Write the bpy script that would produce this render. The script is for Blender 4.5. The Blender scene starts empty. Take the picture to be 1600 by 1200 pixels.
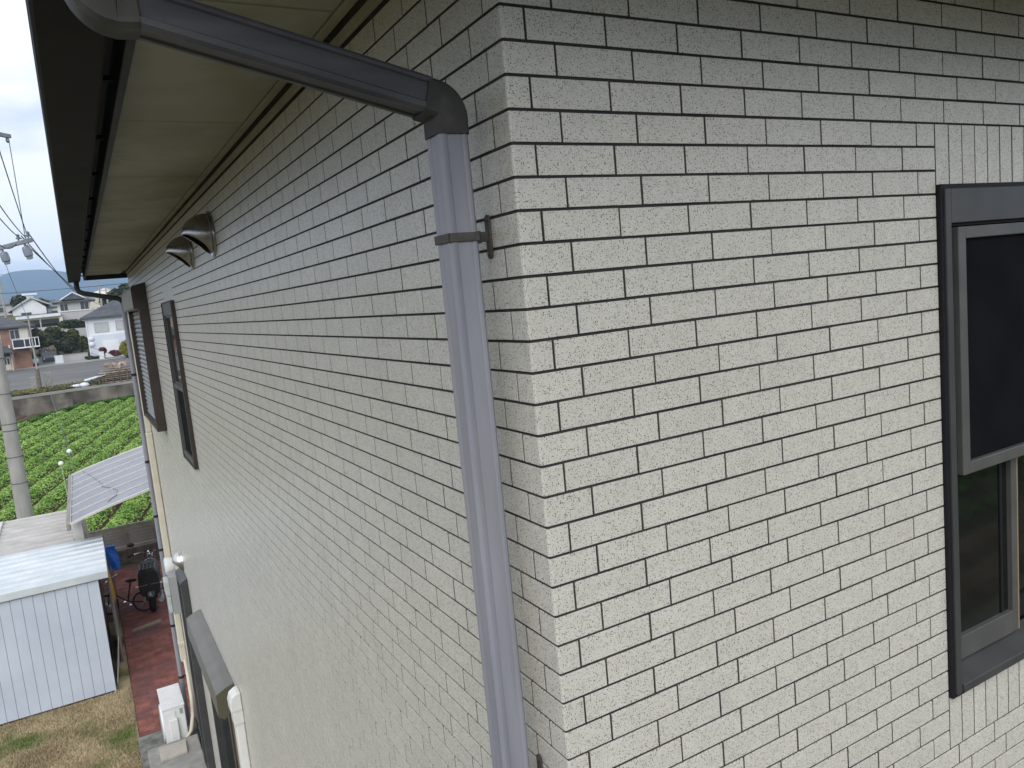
import bpy, bmesh, math, random
import numpy as np
from mathutils import Vector, Matrix
R = math.radians
random.seed(7)
rng = np.random.default_rng(11)
sc = bpy.context.scene
col = sc.collection

# ------------------------------------------------------------------ camera
cd = bpy.data.cameras.new('camera')
cam = bpy.data.objects.new('camera', cd)
col.objects.link(cam)
cd.sensor_width = 36.0
cd.lens = 1204.9992 / 1600.0 * 36.0
cd.clip_start = 0.02
cd.clip_end = 12000
CAM = Vector((-0.72811, -1.23359, -0.49786))
CR = Vector((0.8653933, -0.49218546, -0.09406328))
CDN = Vector((-0.14220756, -0.06122992, -0.98794125))
CF = Vector((0.48049083, 0.86833425, -0.12298046))
mw = Matrix(((CR.x, -CDN.x, -CF.x, CAM.x), (CR.y, -CDN.y, -CF.y, CAM.y), (CR.z, -CDN.z, -CF.z, CAM.z), (0, 0, 0, 1)))
cam.matrix_world = mw
sc.camera = cam

# ------------------------------------------------------------------ sky, sun, exposure
world = bpy.data.worlds.new("World")
sc.world = world
world.use_nodes = True
nt = world.node_tree
nt.nodes.clear()
wo = nt.nodes.new('ShaderNodeOutputWorld')
bg = nt.nodes.new('ShaderNodeBackground')
bg.inputs['Strength'].default_value = 0.1
sky = nt.nodes.new('ShaderNodeTexSky')
sky.sky_type = 'NISHITA'
sky.sun_disc = False
SUN_EL, SUN_AZ = 36.0, 211.0          # azimuth measured clockwise from +Y
sky.sun_elevation = R(SUN_EL)
sky.sun_rotation = R(SUN_AZ)
tc = nt.nodes.new('ShaderNodeTexCoord')
mp = nt.nodes.new('ShaderNodeMapping')
mp.inputs['Scale'].default_value = (1.0, 1.0, 2.6)
nz = nt.nodes.new('ShaderNodeTexNoise')
nz.inputs['Scale'].default_value = 3.6
nz.inputs['Detail'].default_value = 5.0
nz.inputs['Roughness'].default_value = 0.52
cr = nt.nodes.new('ShaderNodeValToRGB')
cr.color_ramp.elements[0].position = 0.42
cr.color_ramp.elements[0].color = (4.9, 5.5, 6.6, 1)
cr.color_ramp.elements[1].position = 0.55
cr.color_ramp.elements[1].color = (8.2, 8.25, 8.3, 1)
mx = nt.nodes.new('ShaderNodeMix')
mx.data_type = 'RGBA'
mx.inputs['Factor'].default_value = 0.90
nt.links.new(tc.outputs['Generated'], mp.inputs['Vector'])
nt.links.new(mp.outputs['Vector'], nz.inputs['Vector'])
nt.links.new(nz.outputs['Fac'], cr.inputs['Fac'])
nt.links.new(sky.outputs['Color'], mx.inputs['A'])
nt.links.new(cr.outputs['Color'], mx.inputs['B'])
nt.links.new(mx.outputs['Result'], bg.inputs['Color'])
nt.links.new(bg.outputs['Background'], wo.inputs['Surface'])

sd = bpy.data.lights.new('sun', 'SUN')
sd.energy = 1.5
sd.angle = R(50)
sd.color = (1.0, 0.97, 0.92)
sun = bpy.data.objects.new('sun', sd)
col.objects.link(sun)
sdir = Vector((math.sin(R(SUN_AZ)) * math.cos(R(SUN_EL)), math.cos(R(SUN_AZ)) * math.cos(R(SUN_EL)), math.sin(R(SUN_EL))))
sun.rotation_euler = (-sdir).to_track_quat('-Z', 'Y').to_euler()
sun.location = (0, -20, 30)

sc.view_settings.view_transform = 'Standard'
sc.view_settings.look = 'None'
sc.view_settings.exposure = 0.72
sc.view_settings.gamma = 1.0
sc.view_settings.use_curve_mapping = False
sc.render.engine = 'CYCLES'
try:
    sc.cycles.use_denoising = True
    sc.cycles.max_bounces = 8
    sc.cycles.diffuse_bounces = 4
    sc.cycles.volume_bounces = 1
    sc.cycles.caustics_reflective = False
    sc.cycles.caustics_refractive = False
except Exception:
    pass

# ------------------------------------------------------------------ materials
def mat(name, c, rough=0.6, c2=None, scale=4.0, detail=4.0, lo=0.35, hi=0.65, metal=0.0, spec=0.4, bump=0.0, bscale=None, stretch=None, c3=None, s3=1.0, island=0.0, double=False, coat=0.0):
    m = bpy.data.materials.new(name)
    m.use_nodes = True
    n = m.node_tree.nodes
    l = m.node_tree.links
    b = n['Principled BSDF']
    b.inputs['Roughness'].default_value = rough
    b.inputs['Metallic'].default_value = metal
    b.inputs['Specular IOR Level'].default_value = spec
    b.inputs['Coat Weight'].default_value = coat
    col_out = None
    geo = None
    if c2 is not None or bump > 0 or c3 is not None:
        geo = n.new('ShaderNodeNewGeometry')
        vec = geo.outputs['Position']
        if stretch:
            mpn = n.new('ShaderNodeMapping')
            mpn.inputs['Scale'].default_value = stretch
            l.new(vec, mpn.inputs['Vector'])
            vec = mpn.outputs['Vector']
    if c2 is not None:
        t = n.new('ShaderNodeTexNoise')
        t.inputs['Scale'].default_value = scale
        t.inputs['Detail'].default_value = detail
        l.new(vec, t.inputs['Vector'])
        r = n.new('ShaderNodeValToRGB')
        r.color_ramp.elements[0].position = lo
        r.color_ramp.elements[0].color = (*c, 1)
        r.color_ramp.elements[1].position = hi
        r.color_ramp.elements[1].color = (*c2, 1)
        l.new(t.outputs['Fac'], r.inputs['Fac'])
        col_out = r.outputs['Color']
        if c3 is not None:
            t3 = n.new('ShaderNodeTexNoise')
            t3.inputs['Scale'].default_value = s3
            t3.inputs['Detail'].default_value = 6
            l.new(vec, t3.inputs['Vector'])
            r3 = n.new('ShaderNodeValToRGB')
            r3.color_ramp.elements[0].position = 0.5
            r3.color_ramp.elements[0].color = (0, 0, 0, 1)
            r3.color_ramp.elements[1].position = 0.68
            r3.color_ramp.elements[1].color = (1, 1, 1, 1)
            l.new(t3.outputs['Fac'], r3.inputs['Fac'])
            mm = n.new('ShaderNodeMix')
            mm.data_type = 'RGBA'
            l.new(r3.outputs['Color'], mm.inputs['Factor'])
            l.new(col_out, mm.inputs['A'])
            mm.inputs['B'].default_value = (*c3, 1)
            col_out = mm.outputs['Result']
    if island > 0:
        if geo is None:
            geo = n.new('ShaderNodeNewGeometry')
        oi = n.new('ShaderNodeObjectInfo')
        ad = n.new('ShaderNodeMath'); ad.operation = 'ADD'
        fr = n.new('ShaderNodeMath'); fr.operation = 'FRACT'
        l.new(geo.outputs['Random Per Island'], ad.inputs[0]); l.new(oi.outputs['Random'], ad.inputs[1])
        l.new(ad.outputs[0], fr.inputs[0])
        mr = n.new('ShaderNodeMapRange')
        mr.inputs['To Min'].default_value = 1 - island
        mr.inputs['To Max'].default_value = 1 + island
        l.new(fr.outputs[0], mr.inputs['Value'])
        hs = n.new('ShaderNodeHueSaturation')
        l.new(mr.outputs['Result'], hs.inputs['Value'])
        if col_out is not None:
            l.new(col_out, hs.inputs['Color'])
        else:
            hs.inputs['Color'].default_value = (*c, 1)
        col_out = hs.outputs['Color']
    if col_out is not None:
        l.new(col_out, b.inputs['Base Color'])
    else:
        b.inputs['Base Color'].default_value = (*c, 1)
    if bump > 0:
        t2 = n.new('ShaderNodeTexNoise')
        t2.inputs['Scale'].default_value = bscale or scale * 4
        t2.inputs['Detail'].default_value = 4
        l.new(vec, t2.inputs['Vector'])
        bp = n.new('ShaderNodeBump')
        bp.inputs['Strength'].default_value = bump
        bp.inputs['Distance'].default_value = 0.01
        l.new(t2.outputs['Fac'], bp.inputs['Height'])
        l.new(bp.outputs['Normal'], b.inputs['Normal'])
    return m

def tile_material():
    m = bpy.data.materials.new('glazed_tile')
    m.use_nodes = True
    n = m.node_tree.nodes; l = m.node_tree.links
    b = n['Principled BSDF']
    geo = n.new('ShaderNodeNewGeometry')
    pos = geo.outputs['Position']
    def math2(op, a, bb):
        x = n.new('ShaderNodeMath'); x.operation = op
        for i, s in enumerate((a, bb)):
            if isinstance(s, (int, float)): x.inputs[i].default_value = s
            else: l.new(s, x.inputs[i])
        return x.outputs[0]
    # base glaze, slightly mottled
    t = n.new('ShaderNodeTexNoise'); t.inputs['Scale'].default_value = 34; t.inputs['Detail'].default_value = 5
    l.new(pos, t.inputs['Vector'])
    r = n.new('ShaderNodeValToRGB')
    r.color_ramp.elements[0].position = 0.3; r.color_ramp.elements[0].color = (0.575, 0.556, 0.495, 1)
    r.color_ramp.elements[1].position = 0.7; r.color_ramp.elements[1].color = (0.63, 0.61, 0.55, 1)
    l.new(t.outputs['Fac'], r.inputs['Fac'])
    # per tile tone
    oi = n.new('ShaderNodeObjectInfo')
    fr = math2('FRACT', math2('ADD', geo.outputs['Random Per Island'], oi.outputs['Random']), 0.0)
    mr = n.new('ShaderNodeMapRange'); mr.inputs['To Min'].default_value = 0.97; mr.inputs['To Max'].default_value = 1.025
    l.new(fr, mr.inputs['Value'])
    hs = n.new('ShaderNodeHueSaturation')
    l.new(mr.outputs['Result'], hs.inputs['Value']); l.new(r.outputs['Color'], hs.inputs['Color'])
    # iron specks: two sizes
    # surface coordinates that run round the corner: (x - y, z)
    sx_ = n.new('ShaderNodeSeparateXYZ'); l.new(pos, sx_.inputs[0])
    cx_ = n.new('ShaderNodeCombineXYZ'); l.new(math2('SUBTRACT', sx_.outputs['X'], sx_.outputs['Y']), cx_.inputs['X']); l.new(sx_.outputs['Z'], cx_.inputs['Y'])
    suv = cx_.outputs[0]
    def specks(scale, rad, gate, noise_scale):
        v = n.new('ShaderNodeTexVoronoi'); v.feature = 'F1'; v.voronoi_dimensions = '2D'; v.inputs['Scale'].default_value = scale
        l.new(suv, v.inputs['Vector'])
        sp = n.new('ShaderNodeSeparateColor'); l.new(v.outputs['Color'], sp.inputs['Color'])
        radv = math2('MULTIPLY', sp.outputs['Green'], rad)
        near = math2('LESS_THAN', v.outputs['Distance'], radv)
        tn = n.new('ShaderNodeTexNoise'); tn.inputs['Scale'].default_value = noise_scale; tn.inputs['Detail'].default_value = 2
        l.new(pos, tn.inputs['Vector'])
        g = math2('LESS_THAN', sp.outputs['Red'], math2('MULTIPLY', math2('ADD', math2('MULTIPLY', tn.outputs['Fac'], 0.5), 0.25), gate))
        return math2('MULTIPLY', near, g)
    s1 = specks(340, 0.36, 1.2, 40)
    s2 = specks(230, 0.37, 0.58, 50)
    s = math2('MAXIMUM', s1, s2)
    mm = n.new('ShaderNodeMix'); mm.data_type = 'RGBA'
    l.new(math2('MULTIPLY', s, 0.88), mm.inputs['Factor'])
    l.new(hs.outputs['Color'], mm.inputs['A'])
    tc2 = n.new('ShaderNodeTexNoise'); tc2.inputs['Scale'].default_value = 90; l.new(pos, tc2.inputs['Vector'])
    rr = n.new('ShaderNodeValToRGB')
    rr.color_ramp.elements[0].position = 0.4; rr.color_ramp.elements[0].color = (0.055, 0.05, 0.045, 1)
    rr.color_ramp.elements[1].position = 0.65; rr.color_ramp.elements[1].color = (0.14, 0.09, 0.04, 1)
    l.new(tc2.outputs['Fac'], rr.inputs['Fac'])
    l.new(rr.outputs['Color'], mm.inputs['B'])
    # broad weather staining in z direction
    mpn = n.new('ShaderNodeMapping'); mpn.inputs['Scale'].default_value = (3.0, 3.0, 0.35); l.new(pos, mpn.inputs['Vector'])
    st = n.new('ShaderNodeTexNoise'); st.inputs['Scale'].default_value = 2.2; st.inputs['Detail'].default_value = 5; l.new(mpn.outputs['Vector'], st.inputs['Vector'])
    smr = n.new('ShaderNodeMapRange'); smr.inputs['From Min'].default_value = 0.3; smr.inputs['From Max'].default_value = 0.7
    smr.inputs['To Min'].default_value = 0.955; smr.inputs['To Max'].default_value = 1.02
    l.new(st.outputs['Fac'], smr.inputs['Value'])
    h2 = n.new('ShaderNodeHueSaturation'); l.new(smr.outputs['Result'], h2.inputs['Value']); l.new(mm.outputs['Result'], h2.inputs['Color'])
    l.new(h2.outputs['Color'], b.inputs['Base Color'])
    b.inputs['Roughness'].default_value = 0.36
    b.inputs['Specular IOR Level'].default_value = 0.5
    bt = n.new('ShaderNodeTexNoise'); bt.inputs['Scale'].default_value = 260; bt.inputs['Detail'].default_value = 3
    l.new(pos, bt.inputs['Vector'])
    bp = n.new('ShaderNodeBump'); bp.inputs['Strength'].default_value = 0.22; bp.inputs['Distance'].default_value = 0.0003
    l.new(bt.outputs['Fac'], bp.inputs['Height']); l.new(bp.outputs['Normal'], b.inputs['Normal'])
    return m

M = {}
M['tile'] = tile_material()
M['tile_edge'] = mat('tile_edge', (0.15, 0.145, 0.135), 0.85, (0.20, 0.19, 0.172), 20, spec=0.1)
M['joint'] = mat('joint', (0.034, 0.034, 0.039), 0.9, (0.060, 0.055, 0.051), 6, spec=0.1)
M['soffit'] = mat('soffit', (0.29, 0.28, 0.225), 0.85, (0.35, 0.338, 0.278), 2.4, detail=8, c3=(0.26, 0.258, 0.19), s3=3.1, bump=0.15, bscale=60, spec=0.15)
M['trim'] = mat('trim', (0.30, 0.295, 0.225), 0.75, (0.37, 0.36, 0.28), 5, spec=0.2)
M['fascia'] = mat('fascia', (0.022, 0.023, 0.027), 0.6, (0.034, 0.035, 0.04), 5, spec=0.15)
M['gutter'] = mat('gutter', (0.013, 0.011, 0.009), 0.75, (0.022, 0.019, 0.016), 3, detail=6, spec=0.12)
M['roof_tile'] = mat('roof_tile', (0.05, 0.05, 0.055), 0.7, (0.09, 0.09, 0.095), 3)
M['pipe'] = mat('pipe', (0.225, 0.228, 0.265), 0.42, (0.285, 0.288, 0.328), 5, detail=6, stretch=(4, 4, 0.5), c3=(0.27, 0.265, 0.28), s3=3, spec=0.4, bump=0.05, bscale=40)
M['pipe_shaded'] = mat('pipe_shaded', (0.056, 0.056, 0.065), 0.5, (0.076, 0.075, 0.086), 5, detail=6, stretch=(0.5, 4, 4), c3=(0.105, 0.102, 0.11), s3=4, spec=0.3, bump=0.05, bscale=40)  # pipe colour for the sloping run, with the shade beneath the gutter painted in
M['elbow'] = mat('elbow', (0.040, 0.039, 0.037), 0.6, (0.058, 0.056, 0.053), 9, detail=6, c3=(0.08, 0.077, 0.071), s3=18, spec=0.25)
M['bracket'] = mat('bracket', (0.062, 0.057, 0.052), 0.6, (0.09, 0.083, 0.076), 30, spec=0.3)
M['frame'] = mat('frame', (0.058, 0.059, 0.060), 0.42, (0.074, 0.075, 0.075), 8, metal=0.2, spec=0.4)
M['frame_dark'] = mat('frame_dark', (0.014, 0.0135, 0.017), 0.55, spec=0.2)
M['sash'] = mat('sash', (0.095, 0.096, 0.092), 0.42, (0.118, 0.118, 0.113), 9, metal=0.2, spec=0.4)
M['screen'] = mat('screen', (0.007, 0.0075, 0.009), 0.7, (0.010, 0.0105, 0.012), 6, spec=0.03)
M['glass'] = mat('glass', (0.008, 0.010, 0.009), 0.05, spec=0.5)
M['beige_strip'] = mat('beige_strip', (0.30, 0.21, 0.12), 0.6)
M['room'] = mat('room', (0.04, 0.037, 0.035), 0.8)
M['shutter_frame'] = mat('shutter_frame', (0.042, 0.032, 0.027), 0.5, (0.055, 0.043, 0.036), 6, spec=0.35)
M['shutter_box'] = mat('shutter_box', (0.20, 0.18, 0.155), 0.5, (0.24, 0.22, 0.19), 5, spec=0.35)
M['slat'] = mat('slat', (0.20, 0.21, 0.215), 0.45, (0.235, 0.245, 0.25), 5, spec=0.4)
M['steel'] = mat('steel', (0.36, 0.35, 0.345), 0.25, (0.43, 0.42, 0.415), 8, metal=1.0)
M['silver'] = mat('silver', (0.72, 0.70, 0.67), 0.3, metal=1.0)
M['dark'] = mat('dark', (0.01, 0.01, 0.011), 0.8)
M['hood'] = mat('hood', (0.135, 0.132, 0.12), 0.4, (0.16, 0.156, 0.142), 5, spec=0.4)
M['hood_end'] = mat('hood_end', (0.10, 0.092, 0.058), 0.5)
M['cream'] = mat('cream', (0.55, 0.51, 0.41), 0.45, (0.62, 0.58, 0.48), 5, spec=0.4)
M['white_pvc'] = mat('white_pvc', (0.68, 0.68, 0.65), 0.4, (0.74, 0.74, 0.71), 6, spec=0.4)
M['ac_white'] = mat('ac_white', (0.66, 0.67, 0.67), 0.45, (0.72, 0.73, 0.73), 5, spec=0.4)
M['ac_grey'] = mat('ac_grey', (0.30, 0.305, 0.31), 0.55)
M['meter_grey'] = mat('meter_grey', (0.42, 0.45, 0.43), 0.5, (0.48, 0.51, 0.49), 12)
M['concrete'] = mat('concrete', (0.24, 0.235, 0.225), 0.9, (0.34, 0.33, 0.31), 5, detail=8, bump=0.3, bscale=50, spec=0.15)
M['old_concrete'] = mat('old_concrete', (0.10, 0.105, 0.09), 0.95, (0.25, 0.245, 0.22), 7, detail=9, bump=0.5, bscale=40, spec=0.1)
M['stone_slab'] = mat('stone_slab', (0.40, 0.36, 0.32), 0.85, (0.46, 0.42, 0.375), 12, spec=0.2)
M['brick_path'] = mat('brick_path', (0.16, 0.060, 0.048), 0.85, (0.26, 0.105, 0.085), 5, detail=8, stretch=(1, 1.0, 1), c3=(0.13, 0.07, 0.075), s3=1.4, bump=0.4, bscale=50, spec=0.2, island=0.12)
M['path_bed'] = mat('path_bed', (0.10, 0.05, 0.042), 0.95, (0.14, 0.07, 0.055), 10)
M['lawn'] = mat('lawn', (0.26, 0.20, 0.12), 0.95, (0.39, 0.32, 0.20), 2.0, detail=8, c3=(0.07, 0.10, 0.03), s3=1.1, spec=0.05)
M['dry_grass'] = mat('dry_grass', (0.36, 0.28, 0.17), 0.9, (0.54, 0.45, 0.29), 1.6, detail=6, c3=(0.15, 0.20, 0.06), s3=1.3, island=0.3, spec=0.1)
M['soil'] = mat('soil', (0.075, 0.055, 0.038), 0.95, (0.13, 0.095, 0.065), 1.3, detail=9, spec=0.05)
M['crop'] = mat('crop', (0.165, 0.30, 0.05), 0.6, (0.29, 0.44, 0.11), 0.7, detail=5, island=0.30, spec=0.25)
M['crop_dark'] = mat('crop_dark', (0.04, 0.10, 0.014), 0.65, (0.08, 0.17, 0.025), 1.4, detail=4, island=0.3, spec=0.2)
M['verge'] = mat('verge', (0.12, 0.13, 0.05), 0.95, (0.20, 0.17, 0.08), 0.6, detail=8, spec=0.05)
M['asphalt'] = mat('asphalt', (0.12, 0.12, 0.12), 0.9, (0.17, 0.17, 0.165), 0.25, detail=9, stretch=(0.4, 1, 1), spec=0.15)
M['pavement'] = mat('pavement', (0.26, 0.25, 0.235), 0.9, (0.33, 0.32, 0.30), 0.6, detail=6)
M['retaining'] = mat('retaining', (0.085, 0.075, 0.062), 0.95, (0.22, 0.195, 0.165), 0.8, detail=9, stretch=(1, 1, 0.7), c3=(0.055, 0.05, 0.04), s3=0.7, spec=0.1)
M['hill'] = mat('hill', (0.045, 0.055, 0.03), 0.95, (0.07, 0.08, 0.04), 0.02, detail=9, spec=0.0)
M['forest'] = mat('forest', (0.02, 0.04, 0.03), 1.0, (0.045, 0.065, 0.045), 0.02, detail=10, spec=0.0)
M['land'] = mat('land', (0.085, 0.085, 0.05), 0.95, (0.13, 0.12, 0.075), 0.05, detail=8, spec=0.05)
M['shed_white'] = mat('shed_white', (0.50, 0.56, 0.65), 0.5, (0.56, 0.62, 0.71), 2, detail=6, spec=0.35)
M['shed_roof'] = mat('shed_roof', (0.52, 0.57, 0.605), 0.42, (0.62, 0.665, 0.695), 3, detail=6, spec=0.4)
M['shed_dark'] = mat('shed_dark', (0.05, 0.035, 0.028), 0.7, (0.075, 0.05, 0.04), 4)
M['shed_green'] = mat('shed_green', (0.05, 0.075, 0.065), 0.5)
M['roof_beige'] = mat('roof_beige', (0.40, 0.385, 0.365), 0.55, (0.50, 0.48, 0.46), 3, detail=7, spec=0.3)
M['polycarb'] = mat('polycarb', (0.20, 0.205, 0.24), 0.34, (0.25, 0.256, 0.29), 1.5, detail=7, spec=0.45)
M['alu'] = mat('alu', (0.60, 0.58, 0.53), 0.4, (0.66, 0.64, 0.60), 6, metal=0.2)
M['alu_grey'] = mat('alu_grey', (0.20, 0.18, 0.165), 0.5, (0.26, 0.235, 0.215), 5)
M['fence_grey'] = mat('fence_grey', (0.22, 0.195, 0.18), 0.6, (0.30, 0.27, 0.25), 3, detail=7)
M['block'] = mat('block', (0.07, 0.058, 0.048), 0.95, (0.13, 0.105, 0.085), 6, detail=8, island=0.1)
M['tarp_blue'] = mat('tarp_blue', (0.02, 0.12, 0.55), 0.5, (0.03, 0.18, 0.68), 5)
M['yellow'] = mat('yellow', (0.55, 0.33, 0.03), 0.6)
M['wood'] = mat('wood', (0.16, 0.12, 0.09), 0.85, (0.24, 0.19, 0.145), 10, stretch=(1, 8, 8), island=0.2)
M['log'] = mat('log', (0.28, 0.20, 0.15), 0.9, (0.42, 0.32, 0.26), 6, island=0.3)
M['log_dark'] = mat('log_dark', (0.09, 0.075, 0.06), 0.9, (0.15, 0.125, 0.10), 6, island=0.3)
M['black_paint'] = mat('black_paint', (0.009, 0.009, 0.01), 0.3, spec=0.5)
M['rubber'] = mat('rubber', (0.014, 0.014, 0.014), 0.75)
M['seat'] = mat('seat', (0.012, 0.012, 0.013), 0.55)
M['chrome'] = mat('chrome', (0.75, 0.76, 0.78), 0.15, metal=1.0)
M['lamp'] = mat('lamp', (0.75, 0.78, 0.8), 0.08)
M['red_lamp'] = mat('red_lamp', (0.45, 0.02, 0.02), 0.2)
M['pole'] = mat('pole', (0.30, 0.29, 0.275), 0.85, (0.38, 0.365, 0.35), 2.5, detail=8, stretch=(2, 2, 0.6), spec=0.15)
M['band'] = mat('band', (0.13, 0.13, 0.135), 0.5, metal=0.4)
M['steel_grey'] = mat('steel_grey', (0.20, 0.22, 0.25), 0.5, (0.26, 0.28, 0.31), 5, metal=0.3)
M['porcelain'] = mat('porcelain', (0.22, 0.25, 0.30), 0.25, spec=0.5)
M['wire'] = mat('wire', (0.05, 0.055, 0.065), 0.6)
M['white_ball'] = mat('white_ball', (0.8, 0.8, 0.8), 0.35)
M['wall_white'] = mat('wall_white', (0.68, 0.70, 0.73), 0.8, (0.75, 0.77, 0.79), 0.5)
M['wall_blue'] = mat('wall_blue', (0.56, 0.60, 0.67), 0.8, (0.62, 0.66, 0.72), 0.5)
M['wall_cream'] = mat('wall_cream', (0.58, 0.55, 0.46), 0.8, (0.64, 0.61, 0.52), 0.5)
M['wall_grey'] = mat('wall_grey', (0.40, 0.40, 0.40), 0.85, (0.46, 0.46, 0.45), 0.6)
M['wall_orange'] = mat('wall_orange', (0.225, 0.125, 0.088), 0.85, (0.29, 0.165, 0.12), 1.5, detail=7)
M['roof_slate'] = mat('roof_slate', (0.055, 0.06, 0.07), 0.7, (0.09, 0.095, 0.105), 1.5, detail=6)
M['roof_grey'] = mat('roof_grey', (0.12, 0.125, 0.135), 0.65, (0.17, 0.175, 0.185), 1.2, detail=6)
M['win_glass'] = mat('win_glass', (0.05, 0.06, 0.07), 0.1)
M['win_curtain'] = mat('win_curtain', (0.45, 0.47, 0.48), 0.3)
M['leaf_green'] = mat('leaf_green', (0.07, 0.085, 0.022), 0.7, (0.12, 0.13, 0.035), 0.7, island=0.45, spec=0.15)
M['leaf_dark'] = mat('leaf_dark', (0.045, 0.058, 0.022), 0.7, (0.08, 0.088, 0.034), 0.7, island=0.45, spec=0.15)
M['leaf_yellow'] = mat('leaf_yellow', (0.22, 0.22, 0.02), 0.7, (0.34, 0.33, 0.04), 1.5, island=0.35, spec=0.15)
M['leaf_red'] = mat('leaf_red', (0.15, 0.05, 0.05), 0.7, (0.22, 0.085, 0.08), 2, island=0.35, spec=0.15)
M['blossom'] = mat('blossom', (0.38, 0.33, 0.30), 0.8, (0.30, 0.24, 0.2), 2, island=0.4)
M['bark'] = mat('bark', (0.06, 0.045, 0.032), 0.9, (0.10, 0.075, 0.055), 5)
M['car_paint'] = mat('car_paint', (0.42, 0.48, 0.53), 0.25, metal=0.4, coat=0.5)
M['car_dark'] = mat('car_dark', (0.03, 0.035, 0.045), 0.25, coat=0.5)
M['sheet'] = mat('sheet', (0.60, 0.64, 0.70), 0.5, (0.70, 0.73, 0.78), 3)
M['hose'] = mat('hose', (0.02, 0.05, 0.06), 0.45)
M['meter_disc'] = mat('meter_disc', (0.70, 0.71, 0.71), 0.4)

# ------------------------------------------------------------------ builders
ORG = {}
def tag(o, label=None, cat=None, group=None, kind=None):
    if label: o['label'] = label
    if cat: o['category'] = cat
    if group: o['group'] = group
    if kind: o['kind'] = kind
    return o

def thing(name, loc, label, cat, group=None, rz=0.0):
    o = bpy.data.objects.new(name, None)
    o.empty_display_size = 0.1
    col.objects.link(o)
    o.location = loc
    o.rotation_euler = (0, 0, rz)
    ORG[o.name] = Vector(loc)
    tag(o, label, cat, group)
    return o

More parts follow.
